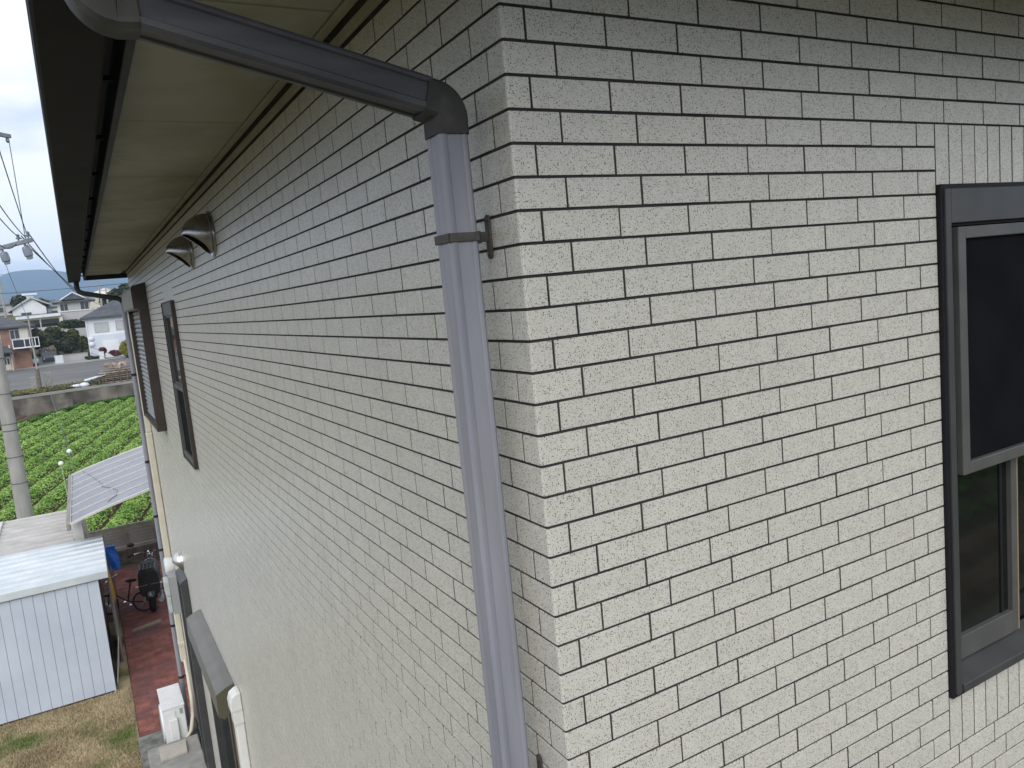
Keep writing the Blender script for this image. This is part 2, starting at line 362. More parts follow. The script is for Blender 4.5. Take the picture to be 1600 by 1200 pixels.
class MB:
    """collects geometry; build() links it as ONE mesh object. Coordinates are world unless local=True at build."""
    def __init__(s, mp=None):
        s.V = []; s.F = []; s.mp = mp
    def add(s, vs, fs):
        b = len(s.V)
        if s.mp: vs = [s.mp(*v) for v in vs]
        s.V.extend([tuple(v) for v in vs])
        s.F.extend([tuple(b + i for i in f) for f in fs])
        return s
    def box(s, x0, x1, y0, y1, z0, z1):
        return s.add([(x0, y0, z0), (x1, y0, z0), (x1, y1, z0), (x0, y1, z0), (x0, y0, z1), (x1, y0, z1), (x1, y1, z1), (x0, y1, z1)],
                     [(0, 3, 2, 1), (4, 5, 6, 7), (0, 1, 5, 4), (1, 2, 6, 5), (2, 3, 7, 6), (3, 0, 4, 7)])
    def hexa(s, a, b):
        """a, b: two quads (lists of 4 points) joined"""
        return s.add(list(a) + list(b), [(3, 2, 1, 0), (4, 5, 6, 7), (0, 1, 5, 4), (1, 2, 6, 5), (2, 3, 7, 6), (3, 0, 4, 7)])
    def beam(s, p, q, w, h, up=(0, 0, 1)):
        p = Vector(p); q = Vector(q); d = (q - p).normalized(); u = Vector(up)
        if abs(d.dot(u)) > 0.99: u = Vector((1, 0, 0))
        sx = d.cross(u).normalized() * w / 2; sy = sx.normalized().cross(d) * h / 2
        return s.hexa([p - sx - sy, p + sx - sy, p + sx + sy, p - sx + sy], [q - sx - sy, q + sx - sy, q + sx + sy, q - sx + sy])
    def prism(s, pts, axis, a, b):
        """pts: polygon in the two other axes (cyclic order), extruded from a to b along axis"""
        def mk(p, t):
            return {'x': (t, p[0], p[1]), 'y': (p[0], t, p[1]), 'z': (p[0], p[1], t)}[axis]
        n = len(pts)
        vs = [mk(p, a) for p in pts] + [mk(p, b) for p in pts]
        fs = [tuple(range(n - 1, -1, -1)), tuple(range(n, 2 * n))] + [(i, (i + 1) % n, n + (i + 1) % n, n + i) for i in range(n)]
        return s.add(vs, fs)
    def sweep(s, prof, path, frames, caps=True):
        n = len(prof); vs = []
        for p, (u, v) in zip(path, frames):
            p = Vector(p)
            for a, b in prof:
                vs.append(tuple(p + Vector(u) * a + Vector(v) * b))
        fs = []
        for k in range(len(path) - 1):
            for i in range(n):
                j = (i + 1) % n
                fs.append((k * n + i, k * n + j, (k + 1) * n + j, (k + 1) * n + i))
        if caps:
            fs.append(tuple(range(n - 1, -1, -1)))
            fs.append(tuple(range((len(path) - 1) * n, len(path) * n)))
        return s.add(vs, fs)
    def tube(s, path, r, n=8, caps=True):
        path = [Vector(p) for p in path]
        rs = r if isinstance(r, (list, tuple)) else [r] * len(path)
        fr = []; u = None
        for i in range(len(path)):
            d = (path[min(i + 1, len(path) - 1)] - path[max(i - 1, 0)]).normalized()
            if u is None:
                u = d.orthogonal().normalized()
            u = (u - d * u.dot(d)).normalized()
            fr.append((u * rs[i], d.cross(u) * rs[i]))
        prof = [(math.cos(2 * math.pi * k / n), math.sin(2 * math.pi * k / n)) for k in range(n)]
        return s.sweep(prof, path, fr, caps)
    def lathe(s, c, axis, prof, n=20, caps=True):
        """prof: list of (distance along axis, radius)"""
        axis = Vector(axis).normalized(); c = Vector(c)
        u = axis.orthogonal().normalized(); v = axis.cross(u)
        circ = [(math.cos(2 * math.pi * k / n), math.sin(2 * math.pi * k / n)) for k in range(n)]
        return s.sweep(circ, [c + axis * d for d, r in prof], [(u * r, v * r) for d, r in prof], caps)
    def torus(s, c, axis, R0, r, n=24, m=8):
        axis = Vector(axis).normalized(); c = Vector(c)
        u = axis.orthogonal().normalized(); v = axis.cross(u)
        vs = []; fs = []
        for i in range(n):
            a = 2 * math.pi * i / n
            d = u * math.cos(a) + v * math.sin(a)
            for j in range(m):
                b = 2 * math.pi * j / m
                vs.append(tuple(c + d * (R0 + r * math.cos(b)) + axis * r * math.sin(b)))
        for i in range(n):
            for j in range(m):
                fs.append((i * m + j, ((i + 1) % n) * m + j, ((i + 1) % n) * m + (j + 1) % m, i * m + (j + 1) % m))
        return s.add(vs, fs)
    def ell(s, c, rx, ry, rz, n=14, m=8):
        vs = []; fs = []
        for j in range(m + 1):
            th = math.pi * j / m
            for i in range(n):
                a = 2 * math.pi * i / n
                vs.append((c[0] + rx * math.sin(th) * math.cos(a), c[1] + ry * math.sin(th) * math.sin(a), c[2] + rz * math.cos(th)))
        for j in range(m):
            for i in range(n):
                fs.append((j * n + i, j * n + (i + 1) % n, (j + 1) * n + (i + 1) % n, (j + 1) * n + i))
        return s.add(vs, fs)
    def build(s, name, m, parent=None, smooth=False, bevel=0.0, local=False, fix=True, seg=2):
        me = bpy.data.meshes.new(name)
        org = Vector((0, 0, 0))
        if parent is not None and not local:
            org = ORG.get(parent.name, Vector((0, 0, 0)))
        V = [(v[0] - org.x, v[1] - org.y, v[2] - org.z) for v in s.V]
        me.from_pydata(V, [], s.F)
        if fix:
            bm = bmesh.new(); bm.from_mesh(me)
            bmesh.ops.recalc_face_normals(bm, faces=bm.faces)
            bm.to_mesh(me); bm.free()
        me.materials.append(M[m] if isinstance(m, str) else m)
        if smooth:
            me.polygons.foreach_set('use_smooth', [True] * len(me.polygons))
            try: me.set_sharp_from_angle(angle=R(40))
            except Exception: pass
        o = bpy.data.objects.new(name, me)
        col.objects.link(o)
        if parent is not None:
            o.parent = parent
        ORG[o.name] = org.copy()
        if bevel > 0:
            md = o.modifiers.new('bevel', 'BEVEL'); md.width = bevel; md.segments = seg; md.limit_method = 'ANGLE'; md.angle_limit = R(35)
            md.harden_normals = False
        return o

def copy_tree(o, parent=None):
    c = o.copy(); col.objects.link(c)
    if parent is not None: c.parent = parent
    for ch in list(o.children):
        copy_tree(ch, c)
    return c

def mesh_np(name, V, F4, m, parent=None, org=None):
    me = bpy.data.meshes.new(name)
    k = F4.shape[1]
    me.vertices.add(len(V)); me.vertices.foreach_set('co', np.asarray(V, np.float32).ravel())
    me.loops.add(F4.size); me.loops.foreach_set('vertex_index', F4.astype(np.int32).ravel())
    me.polygons.add(len(F4)); me.polygons.foreach_set('loop_start', np.arange(0, F4.size, k, dtype=np.int32))
    me.polygons.foreach_set('loop_total', np.full(len(F4), k, np.int32))
    me.update(calc_edges=True); me.validate()
    me.materials.append(M[m])
    o = bpy.data.objects.new(name, me); col.objects.link(o)
    if parent is not None: o.parent = parent
    ORG[o.name] = Vector((0, 0, 0))
    return o

def leaf_quads(P, size, up=0.4, aspect=0.7):
    """random leaf quads centred at P (n,3)"""
    n = len(P)
    nrm = rng.normal(size=(n, 3)); nrm[:, 2] = np.abs(nrm[:, 2]) + up
    nrm /= np.linalg.norm(nrm, axis=1)[:, None]
    a = rng.normal(size=(n, 3)); a -= nrm * (a * nrm).sum(1)[:, None]; a /= np.linalg.norm(a, axis=1)[:, None]
    b = np.cross(nrm, a)
    s = (size * rng.uniform(0.6, 1.3, n))[:, None]
    V = np.stack([P - a * s, P + b * s * aspect + nrm * s * .15, P + a * s, P - b * s * aspect + nrm * s * .15], 1).reshape(-1, 3)
    F = np.arange(4 * n).reshape(-1, 4)
    return V, F

G = -6.48          # ground level round the house

# ================================================================== GROUND, ROAD, HILLS (large structure)
def sheet(name, prof, x0, x1, m, nx=1):
    """prof: list of (y,z); extruded along x"""
    b = MB()
    xs = [x0 + (x1 - x0) * i / nx for i in range(nx + 1)]
    vs = [(x, y, z) for (y, z) in prof for x in xs]
    n = nx + 1
    fs = [(j * n + i, j * n + i + 1, (j + 1) * n + i + 1, (j + 1) * n + i) for j in range(len(prof) - 1) for i in range(nx)]
    b.add(vs, fs)
    o = b.build(name, m)
    tag(o, kind='structure')
    return o

sheet('ground', [(-1500, G - 0.02), (-60, G - 0.02), (64.5, G - 0.02)], -1800, 1800, 'land')
def wall_y(x):                      # line of the retaining wall across the field
    return 66.2 + (x + 1.0) * 0.25
def zt(y):                          # height of the upper terrace and of the hillside behind it
    P = [(62, -5.0), (66, -4.97), (100, -4.32), (109, -4.1), (118, -2.2), (128, 0.2), (140, 2.3), (165, 3.2), (400, 6.0), (1200, 14.0), (2200, 40.0), (3400, 60.0)]
    for (a, za), (b, zb) in zip(P, P[1:]):
        if y <= b: return za + (zb - za) * (y - a) / (b - a)
    return P[-1][1]
# terrace: front edge follows the retaining wall
b = MB()
xs = [-1800, -60, -20, -8, -4, -1, 2.6, 8, 20, 60, 1800]
ys = [None, 74, 100, 109, 118, 128, 140, 165, 400, 1200, 2200, 3400]
vs = []
for y in ys:
    for x in xs:
        yy = wall_y(max(-24, min(24, x))) + 0.05 if y is None else y
        vs.append((x, yy, zt(yy) if y else -4.97))
n = len(xs)
b.add(vs, [(j * n + i, j * n + i + 1, (j + 1) * n + i + 1, (j + 1) * n + i) for j in range(len(ys) - 1) for i in range(n - 1)])
tag(b.build('hillside', 'land'), kind='structure')

# field soil with raised beds running away from the house
fd = Vector((0.22, 1.0, 0)).normalized()
b = MB()
for k in range(-14, 15):
    # ridge cross-section, one long strip per bed
    cx = k * 1.05
    pts = [(-0.5, 0.0), (-0.30, 0.16), (0.30, 0.16), (0.5, 0.0)]
    y0 = 20.9
    for (a, za), (c, zc) in zip(pts, pts[1:]):
        x0 = cx; L = 48
        b.add([(x0 + a, y0, G + za), (x0 + c, y0, G + zc), (x0 + c + 0.22 * 44.5, y0 + 44.5, G + zc), (x0 + a + 0.22 * 44.5, y0 + 44.5, G + za)], [(0, 1, 2, 3)])
tag(b.build('field_soil', 'soil', fix=False), kind='structure')

b = MB()
b.add([(-60, wall_y(-24) - 12, G - 0.012), (60, wall_y(24) - 10, G - 0.012), (60, wall_y(24), G - 0.012), (-60, wall_y(-24), G - 0.012)], [(0, 1, 2, 3)])
tag(b.build('field_margin', 'soil'), kind='structure')
b = MB()
for k in range(46):
    y = -4.2 - k * 0.9
    h = 0.14
    b.add([(-6, y, G - .01), (60, y - 6, G - .01), (60, y - 6.22, G + h), (-6, y - .22, G + h), (60, y - 6.5, G + h), (-6, y - .5, G + h), (60, y - 6.78, G - .01), (-6, y - .78, G - .01)], [(0, 1, 2, 3), (3, 2, 4, 5), (5, 4, 6, 7)])
tag(b.build('ploughed_field', 'soil', fix=False), kind='structure')
sheet('road', [(71.5, zt(71.5) + 0.02), (100, zt(100) + 0.02)], -150, 150, 'asphalt', 12)
sheet('pavement', [(100, zt(100) + 0.12), (102.5, zt(102.5) + 0.12)], -150, 150, 'pavement', 6)
b = MB(); b.box(-150, 150, 99.85, 100, zt(100), zt(100) + 0.125)
tag(b.build('kerb', 'pavement'), kind='structure')

# mountains, far off
def ridge(name, Y, pts, depth, m, zlow):
    N = 160; K = 26
    xs = np.linspace(pts[0][0], pts[-1][0], N)
    hs = np.interp(xs, [p[0] for p in pts], [p[1] for p in pts])
    V = []
    for k in range(K):
        t = k / (K - 1)
        y = Y - depth * (1 - t)
        fall = t ** 1.15
        rough = np.sin(xs * 0.021 + k * .9) * 3.5 + np.sin(xs * 0.05 - k * 1.7) * 2.2 + rng.normal(0, 1.0, N)
        z = zlow + (hs - zlow) * fall + rough * (0.25 + 0.75 * math.sin(math.pi * min(1, t))) * (1 if k < K - 1 else 0.25)
        V.append(np.stack([xs, np.full(N, y), z], 1))
    V = np.concatenate(V)
    F = np.array([(k * N + i, k * N + i + 1, (k + 1) * N + i + 1, (k + 1) * N + i) for k in range(K - 1) for i in range(N - 1)])
    o = mesh_np(name, V, F, m)
    tag(o, kind='structure')
    o.data.polygons.foreach_set('use_smooth', [True] * len(o.data.polygons))
ridge('mountain', 3000, [(-1400, 60), (-800, 120), (-420, 135), (-300, 158), (-230, 178), (-186, 192), (-158, 204), (-113, 207), (-59, 206), (-14, 196), (50, 186), (120, 170), (200, 158), (330, 150), (520, 170), (800, 120), (1400, 50)], 1000, 'forest', 20)
ridge('foothill', 1250, [(-600, 24), (-220, 34), (-120, 40), (-80, 42), (-37, 42), (8, 45), (50, 40), (110, 36), (200, 44), (600, 20)], 560, 'forest', 8)

# lawn, brick path, terrace slab
sheet('lawn', [(8.0, G - 0.008), (16.2, G - 0.008)], -9.0, -0.76, 'lawn', 2)
sheet('yard', [(15.6, G - 0.012), (20.0, G - 0.012)], -9.0, 3.0, 'path_bed', 2)
N = 52000
gx = rng.uniform(-3.3, -0.79, N); gy = rng.uniform(9.6, 12.74, N)
keep = np.ones(N, bool)
ang = rng.uniform(0, 2 * np.pi, N); hgt = rng.uniform(0.012, 0.045, N); wd = 0.006
lean = rng.normal(0, 0.035, (N, 2))
V = np.zeros((N, 3, 3))
V[:, 0] = np.stack([gx - np.cos(ang) * wd, gy - np.sin(ang) * wd, np.full(N, G - 0.01)], 1)
V[:, 1] = np.stack([gx + np.cos(ang) * wd, gy + np.sin(ang) * wd, np.full(N, G - 0.01)], 1)
V[:, 2] = np.stack([gx + lean[:, 0], gy + lean[:, 1], G + hgt], 1)
tag(mesh_np('grass', V.reshape(-1, 3), np.arange(3 * N).reshape(-1, 3), 'dry_grass'), kind='stuff')

# ================================================================== THE HOUSE
HX, HY = 8.0, 10.65
PZ, PT = 0.06, 0.18
Lmap = lambda t, d, z: (-d, t, z)      # left wall: t along +y, d outwards
Rmap = lambda t, d, z: (t, -d, z)      # front wall on the right: t along +x
house = thing('house', (0, 0, G), 'two-storey house clad in speckled off-white tiles, filling most of the view', 'house')

WIN_R = (1.268, 2.19, -1.762, -0.336)      # right window t0,t1,z0,z1
WIN_S = (5.57, 6.34, -1.742, -0.336)       # small sash window on the left wall
SHUT = (8.03, 9.95, -1.70, -0.06)
HOODW = (5.33, 7.30, -6.0, -3.53)
SHUT2 = (8.40, 8.95, -6.1, -3.52)
def soldier(t0, t1, z0, z1):               # (t0,t1,top course bottom/top, bottom course)
    return [(t0, t1, z1, -0.18), (t0, t1, -1.92, z0)]
holesR = [(WIN_R[0], WIN_R[1], -1.92, -0.18)]
holesL = [(WIN_S[0], WIN_S[1], -1.92, -0.18), SHUT, HOODW, SHUT2]
backR = [WIN_R]; backL = [WIN_S, SHUT, HOODW, SHUT2]

def backing(name, mp, t0, t1, z0, z1, holes):
    b = MB(mp)
    ts = sorted({t0, t1, *[h[0] + .01 for h in holes], *[h[1] - .01 for h in holes]})
    zs = sorted({z0, z1, *[h[2] + .01 for h in holes], *[h[3] - .01 for h in holes]})
    for a, c in zip(ts, ts[1:]):
        for e, f in zip(zs, zs[1:]):
            mt, mz = (a + c) / 2, (e + f) / 2
            if any(h[0] < mt < h[1] and h[2] < mz < h[3] for h in holes): continue
            b.box(a, c, -0.0032, -0.12, e, f)
    return b.build(name, 'joint', house)
wallR = backing('front_wall', Rmap, 0.12, HX, G - .1, 0.235, backR)
wallL = backing('side_wall', Lmap, 0.0032, HY, G - .1, 0.235, backL)
b = MB(); b.box(0.12, HX, HY - 0.12, HY, G - .1, 0.235); b.box(HX - 0.12, HX, 0.12, HY - .12, G - .1, 0.235)
b.build('rear_wall', 'wall_cream', house)

def tile_shape(w, h, mp):
    """pressed tile: bevelled face, returns vs, fs (local, centred on its own face)"""
    c = 0.0006; d = -0.0060; W, H = w / 2, h / 2
    vs = [(-W + c, 0, -H + c), (W - c, 0, -H + c), (W - c, 0, H - c), (-W + c, 0, H - c),
          (-W, -c, -H), (W, -c, -H), (W, -c, H), (-W, -c, H),
          (-W, d, -H), (W, d, -H), (W, d, H), (-W, d, H)]
    fs = [(0, 1, 2, 3)] + [(i, 4 + i, 4 + (i + 1) % 4, (i + 1) % 4)[::-1] for i in range(4)] + [(4 + i, 8 + i, 8 + (i + 1) % 4, 4 + (i + 1) % 4)[::-1] for i in range(4)]
    return [mp(*v) for v in vs], fs

JH, JV = 0.0057, 0.0048
tiles = []      # (wall 'L'/'R', t0,t1,z0,z1)
def lay(wall, tmax, rows, base, holes, P=PT):
    for r in rows:
        z1 = -r * PZ; z0 = z1 - PZ
        off = base[r % 2]
        t = off
        while t < tmax:
            a, c = t, min(t + P, tmax)
            segs = [(a, c)]
            zm = (z0 + z1) / 2
            for h in holes:
                if h[2] < zm < h[3]:
                    out = []
                    for s0, s1 in segs:
                        if s1 <= h[0] or s0 >= h[1]: out.append((s0, s1)); continue
                        if s0 < h[0]: out.append((s0, h[0]))
                        if s1 > h[1]: out.append((h[1], s1))
                    segs = out
            for s0, s1 in segs:
                if s1 - s0 > 0.014: tiles.append((wall, s0, s1, z0, z1))
            t += P
BR = (0.0511, 0.1117)
BL = (0.1220, 0.0616)
lay('R', 3.4, range(-3, 62), BR, holesR)
lay('L', HY, range(-3, 105), BL, holesL)
def soldiers(wall, t0, t1, z0, z1):
    t = t0
    while t < t1 - 0.02:
        tiles.append((wall, t, min(t + PZ, t1), z0, z1)); t += PZ
for wall, W in (('R', WIN_R), ('L', WIN_S)):
    soldiers(wall, W[0], W[1], W[3] - 0.02, -0.18)
    soldiers(wall, W[0], W[1], -1.92, W[2] + 0.012)

def edge_slots(me, dep):
    """second slot: darker edges (faces that reach behind the glazed front, except those facing up)"""
    me.materials.append(M['tile_edge'])
    for p in me.polygons:
        if p.normal.z < 0.5 and any(dep(me.vertices[v].co) > 0.003 for v in p.vertices): p.material_index = 1
DEP = {'L': lambda c: c.x, 'R': lambda c: c.y}
def corner_dep(c): return min(c.x, c.y)
def project(p):
    v = Vector(p) - CAM
    z = v.dot(CF)
    if z < 0.05: return None
    f = 771.2
    return 512 + f * v.dot(CR) / z, 384 + f * v.dot(CDN) / z
def area(quad):
    pp = [project(q) for q in quad]
    if any(p is None for p in pp): return 0
    cx = sum(p[0] for p in pp) / 4; cy = sum(p[1] for p in pp) / 4
    if not (-10 < cx < 1034 and -10 < cy < 778): return 0
    return abs(sum(pp[i][0] * pp[(i + 1) % 4][1] - pp[(i + 1) % 4][0] * pp[i][1] for i in range(4))) / 2
# corner tiles, L-shaped with an eased edge
corner_rows = range(-3, 105)
corner = {}
def corner_mesh(par):
    a = BR[par] - JV / 2; bb = BL[par] - JV / 2
    e = 0.0045; d = 0.0060; c = 0.0006
    H = (PZ - JH) / 2
    def ring(o, z, ea):
        return [(a - ea, o, z), (e, o, z), (e * 0.3 + o * .7, e * 0.3 + o * .7, z), (o, e, z), (o, bb - ea, z)]
    def ringi(z, ea):
        return [(a, d, z), (d, d, z), (d, d, z), (d, d, z), (d, bb, z)]
    R1 = ring(c, -H, 0); R2 = ring(0, -H + c, c); R3 = ring(0, H - c, c); R4 = ring(c, H, 0)
    I1 = ringi(-H, 0); I4 = ringi(H, 0)
    vs = R1 + R2 + R3 + R4 + I1 + I4
    fs = []
    for k in range(3):
        for i in range(4):
            fs.append((k * 5 + i, k * 5 + i + 1, k * 5 + 5 + i + 1, k * 5 + 5 + i))
    for i in range(4):
        if i in (1, 2): continue
        fs.append((20 + i, i, i + 1, 20 + i + 1)); fs.append((15 + i, 25 + i, 25 + i + 1, 15 + i + 1))
    fs += [(1, 2, 3, 21), (18, 17, 16, 26)]
    fs += [(0, 5, 10, 15, 25, 20), (4, 24, 29, 19, 14, 9)]
    return vs, fs
cand = []
for i, (w, t0, t1, z0, z1) in enumerate(tiles):
    q = [(t0, 0, z0), (t1, 0, z0), (t1, 0, z1), (t0, 0, z1)]
    mp_ = Rmap if w == 'R' else Lmap
    cand.append((area([mp_(*v) for v in q]), 'T', i))
for r in corner_rows:
    p = r % 2; z1 = -r * PZ; z0 = z1 - PZ
    ar = area([(0, 0, z0), (BR[p], 0, z0), (BR[p], 0, z1), (0, 0, z1)]) + area([(0, 0, z0), (0, BL[p], z0), (0, BL[p], z1), (0, 0, z1)])
    cand.append((ar, 'C', r))
cand.sort(key=lambda c: -c[0])
chosen = {(k, i) for a, k, i in cand[:298] if a > 0}
meshcache = {}
stuff = {'L': MB(), 'R': MB()}
def tile_obj(me, parent, loc):
    o = bpy.data.objects.new('tile', me); col.objects.link(o); o.parent = parent; o.location = loc
for i, (w, t0, t1, z0, z1) in enumerate(tiles):
    mp_ = Rmap if w == 'R' else Lmap
    wd, ht = round(t1 - t0 - JV, 4), round(z1 - z0 - JH, 4)
    c0 = mp_((t0 + t1) / 2, 0, (z0 + z1) / 2)
    jit = 0.0
    if ('T', i) in chosen:
        key = (w, wd, ht)
        if key not in meshcache:
            vs, fs = tile_shape(wd, ht, mp_)
            me = bpy.data.meshes.new('tile'); me.from_pydata(vs, [], fs)
            bm = bmesh.new(); bm.from_mesh(me); bmesh.ops.recalc_face_normals(bm, faces=bm.faces)
            # face outwards
            f0 = [f for f in bm.faces if len(f.verts) == 4][0]
            bm.to_mesh(me); bm.free(); me.materials.append(M['tile']); edge_slots(me, DEP[w]); meshcache[key] = me
        jx = random.uniform(-0.0004, 0.0004); jd = random.uniform(-0.0005, 0.0005); jz = random.uniform(-0.0004, 0.0004)
        j = mp_(jx, jd, jz)
        par = wallR if w == 'R' else wallL
        tile_obj(meshcache[key], par, Vector(c0) + Vector(j) - ORG[house.name])
    else:
        vs, fs = tile_shape(wd, ht, mp_)
        stuff[w].add([(v[0] + c0[0], v[1] + c0[1], v[2] + c0[2]) for v in vs], fs)
for r in corner_rows:
    p = r % 2; zc = -r * PZ - PZ / 2
    key = ('C', p)
    if key not in meshcache:
        vs, fs = corner_mesh(p)
        me = bpy.data.meshes.new('corner_tile'); me.from_pydata(vs, [], fs)
        bm = bmesh.new(); bm.from_mesh(me); bmesh.ops.remove_doubles(bm, verts=bm.verts, dist=1e-6); bmesh.ops.recalc_face_normals(bm, faces=bm.faces); bm.to_mesh(me); bm.free()
        me.materials.append(M['tile']); edge_slots(me, corner_dep); meshcache[key] = me
    if ('C', r) in chosen:
        o = bpy.data.objects.new('corner_tile', meshcache[key]); col.objects.link(o); o.parent = wallR; o.location = Vector((0, 0, zc)) - ORG[house.name]
    else:
        vs, fs = corner_mesh(p)
        stuff['R'].add([(v[0], v[1], v[2] + zc) for v in vs], fs)
_o = tag(stuff['L'].build('side_wall_tiles', 'tile', house), kind='stuff'); edge_slots(_o.data, DEP['L'])
_o = tag(stuff['R'].build('front_wall_tiles', 'tile', house), kind='stuff'); edge_slots(_o.data, lambda c: c.y if c.x > 0.05 else corner_dep(c))

# ------------------------------------------------ eaves: soffit, fascia, trim, roof
SZ = 0.242
seams = [-0.61] + [0.76 + 1.22 * i for i in range(10)]
for a, c in zip(seams, seams[1:]):
    c = min(c, 11.33)
    if c <= a: continue
    MB().box(-0.499, -0.039, a + 0.003, c - 0.003, SZ, SZ + 0.010).build('soffit_panel', 'soffit', house, bevel=0.003, seg=1)
for a in [0.0 + 1.22 * i for i in range(7)]:
    MB().box(a + 0.002, min(a + 1.218, 8.5), -0.602, -0.039, SZ, SZ + 0.010).build('soffit_panel', 'soffit', house, bevel=0.0015, seg=1)
b = MB(); b.box(-0.505, 8.5, -0.61, 11.36, SZ + 0.0105, SZ + 0.03); b.build('soffit_backing', 'dark', house)
b = MB()
b.box(-0.0105, 0, 0.02, 10.66, 0.1895, 0.2150)
b.build('eaves_trim', 'trim', house, bevel=0.001, seg=1)
b = MB(); b.box(0.0, 8.0, -0.0105, 0, 0.1895, 0.2150)
b.build('eaves_trim', 'trim', house, bevel=0.001, seg=1)
for args in ((-0.036, -0.006, -0.006, 10.66), (-0.006, 8.0, -0.036, -0.006)):
    MB().box(args[0], args[1], args[2], args[3], SZ - 0.002, SZ + 0.010).build('soffit_trim', 'trim', house, bevel=0.001, seg=1)
b = MB(); b.box(-0.002, 0.012, 0.001, 10.66, 0.2155, SZ + .0102); b.box(0.0125, 8.0, -0.002, 0.012, 0.2155, SZ + .0102); b.build('trim_groove', 'joint', house)
b = MB()
b.box(-0.522, -0.5, -0.64, 11.385, 0.178, 0.29)
b.box(-0.5, 8.5, 11.362, 11.385, 0.178, 0.29)
b.box(-0.5, 8.5, -0.64, -0.613, 0.178, 0.29)
b.build('fascia', 'fascia', house, bevel=0.002, seg=1)
# hip roof with overhang
b = MB()
x0, x1, y0, y1 = -0.64, 8.64, -0.76, 11.50
ze = 0.292; rise = 0.42
inset = (x1 - x0) / 2
zr = ze + inset * rise
top = [(x0, y0, ze), (x1, y0, ze), (x1, y1, ze), (x0, y1, ze)]
ra = ((x0 + x1) / 2, y0 + inset, zr); rb = ((x0 + x1) / 2, y1 - inset, zr)
b.add(top + [ra, rb] + [(x, y, z - 0.0) for x, y, z in top], [(0, 1, 4), (1, 2, 5, 4), (2, 3, 5), (3, 0, 4, 5), (3, 2, 1, 0)])
b.build('roof', 'roof_tile', house)
# box gutter, hung clear of the fascia
def gutter_run(ax, u0, u1):
    prof = [(-0.558, 0.275), (-0.562, 0.275), (-0.566, 0.170), (-0.572, 0.163), (-0.708, 0.163), (-0.716, 0.170), (-0.7165, 0.262), (-0.719, 0.268), (-0.719, 0.278), (-0.710, 0.278), (-0.707, 0.175), (-0.575, 0.172), (-0.5625, 0.18)]
    b = MB()
    if ax == 'y':
        b.prism(prof, 'y', u0, u1)
        b.prism([(-0.558, 0.275), (-0.566, 0.166), (-0.706, 0.166), (-0.712, 0.27)], 'y', u1 - 0.004, u1)
    return b
g = gutter_run('y', -0.83, 11.42).build('gutter', 'gutter', house)
for k in range(14):
    y = 0.62 + k * 0.82
    MB().box(-0.559, -0.5215, y, y + 0.022, 0.235, 0.250).build('gutter_bracket', 'dark', g)

# ------------------------------------------------ window at the right
def ringbox(b, t0, t1, z0, z1, wl, wr, wb, wt, d0, d1):
    b.box(t0, t0 + wl, d0, d1, z0, z1)
    b.box(t1 - wr, t1, d0, d1, z0, z1)
    b.box(t0 + wl, t1 - wr, d0, d1, z0, z0 + wb)
    b.box(t0 + wl, t1 - wr, d0, d1, z1 - wt, z1)
    return b
t0, t1, z0, z1 = WIN_R
win = ringbox(MB(Rmap), t0, t1, z0, z1, 0.012, 0.012, 0.010, 0.012, -0.10, 0.012).build('window', 'frame_dark', house, bevel=0.0012)
ringbox(MB(Rmap), t0 + .012, t1 - .012, z0 + .010, z1 - .012, 0.024, 0.024, 0.0, 0.090, -0.09, 0.018).build('frame', 'frame', win, bevel=0.002)
ringbox(MB(Rmap), t0 + .0362, t1 - .0362, z0 + .02, z1 - .102, 0.014, 0.014, 0.012, 0.008, -0.085, 0.004).build('inner_frame', 'frame_dark', win, bevel=0.001)
b = MB(Rmap)   # sloping sill
b.hexa([(t0 + .0385, 0.022, z0 + .0105), (t1 - .0385, 0.022, z0 + .0105), (t1 - .0385, 0.022, z0 + .034), (t0 + .0385, 0.022, z0 + .034)],
       [(t0 + .0385, -0.055, z0 + .0105), (t1 - .0385, -0.055, z0 + .0105), (t1 - .0385, -0.055, z0 + .070), (t0 + .0385, -0.055, z0 + .070)])
b.build('sill', 'frame', win, bevel=0.002)
st, sb = -0.449, -1.125
ringbox(MB(Rmap), t0 + .062, t1 - .062, sb, st, 0.034, 0.034, 0.034, 0.032, 0.000, 0.020).build('screen_frame', 'sash', win, bevel=0.0025)
MB(Rmap).box(t0 + .096, t1 - .096, 0.004, 0.006, sb + .034, st - .032).build('insect_screen', 'screen', win)
# sliding sashes behind
lz0 = z0 + .072
ringbox(MB(Rmap), t0 + .050, 1.672, lz0, st, 0.026, 0.030, 0.070, 0.03, -0.050, -0.022).build('sash', 'sash', win, bevel=0.002)
MB(Rmap).box(t0 + .075, 1.645, -0.041, -0.037, lz0 + .069, st - .03).build('pane', 'glass', win)
MB(Rmap).box(1.600, 1.612, -0.0365, -0.0335, lz0 + .071, st - .03).build('glazing_bead', 'frame_dark', win)
MB(Rmap).box(1.6725, 1.680, -0.060, -0.024, lz0, st).build('weather_strip', 'beige_strip', win)
ringbox(MB(Rmap), 1.640, t1 - .050, lz0, st, 0.030, 0.030, 0.070, 0.03, -0.090, -0.062).build('sash', 'frame_dark', win, bevel=0.002)
MB(Rmap).box(1.668, t1 - .078, -0.081, -0.077, lz0 + .069, st - .03).build('pane', 'glass', win)
MB(Rmap).box(t0 - .05, t1 + .05, -0.30, -0.13, z0 - .05, z1 + .05).build('room_behind', 'room', win)

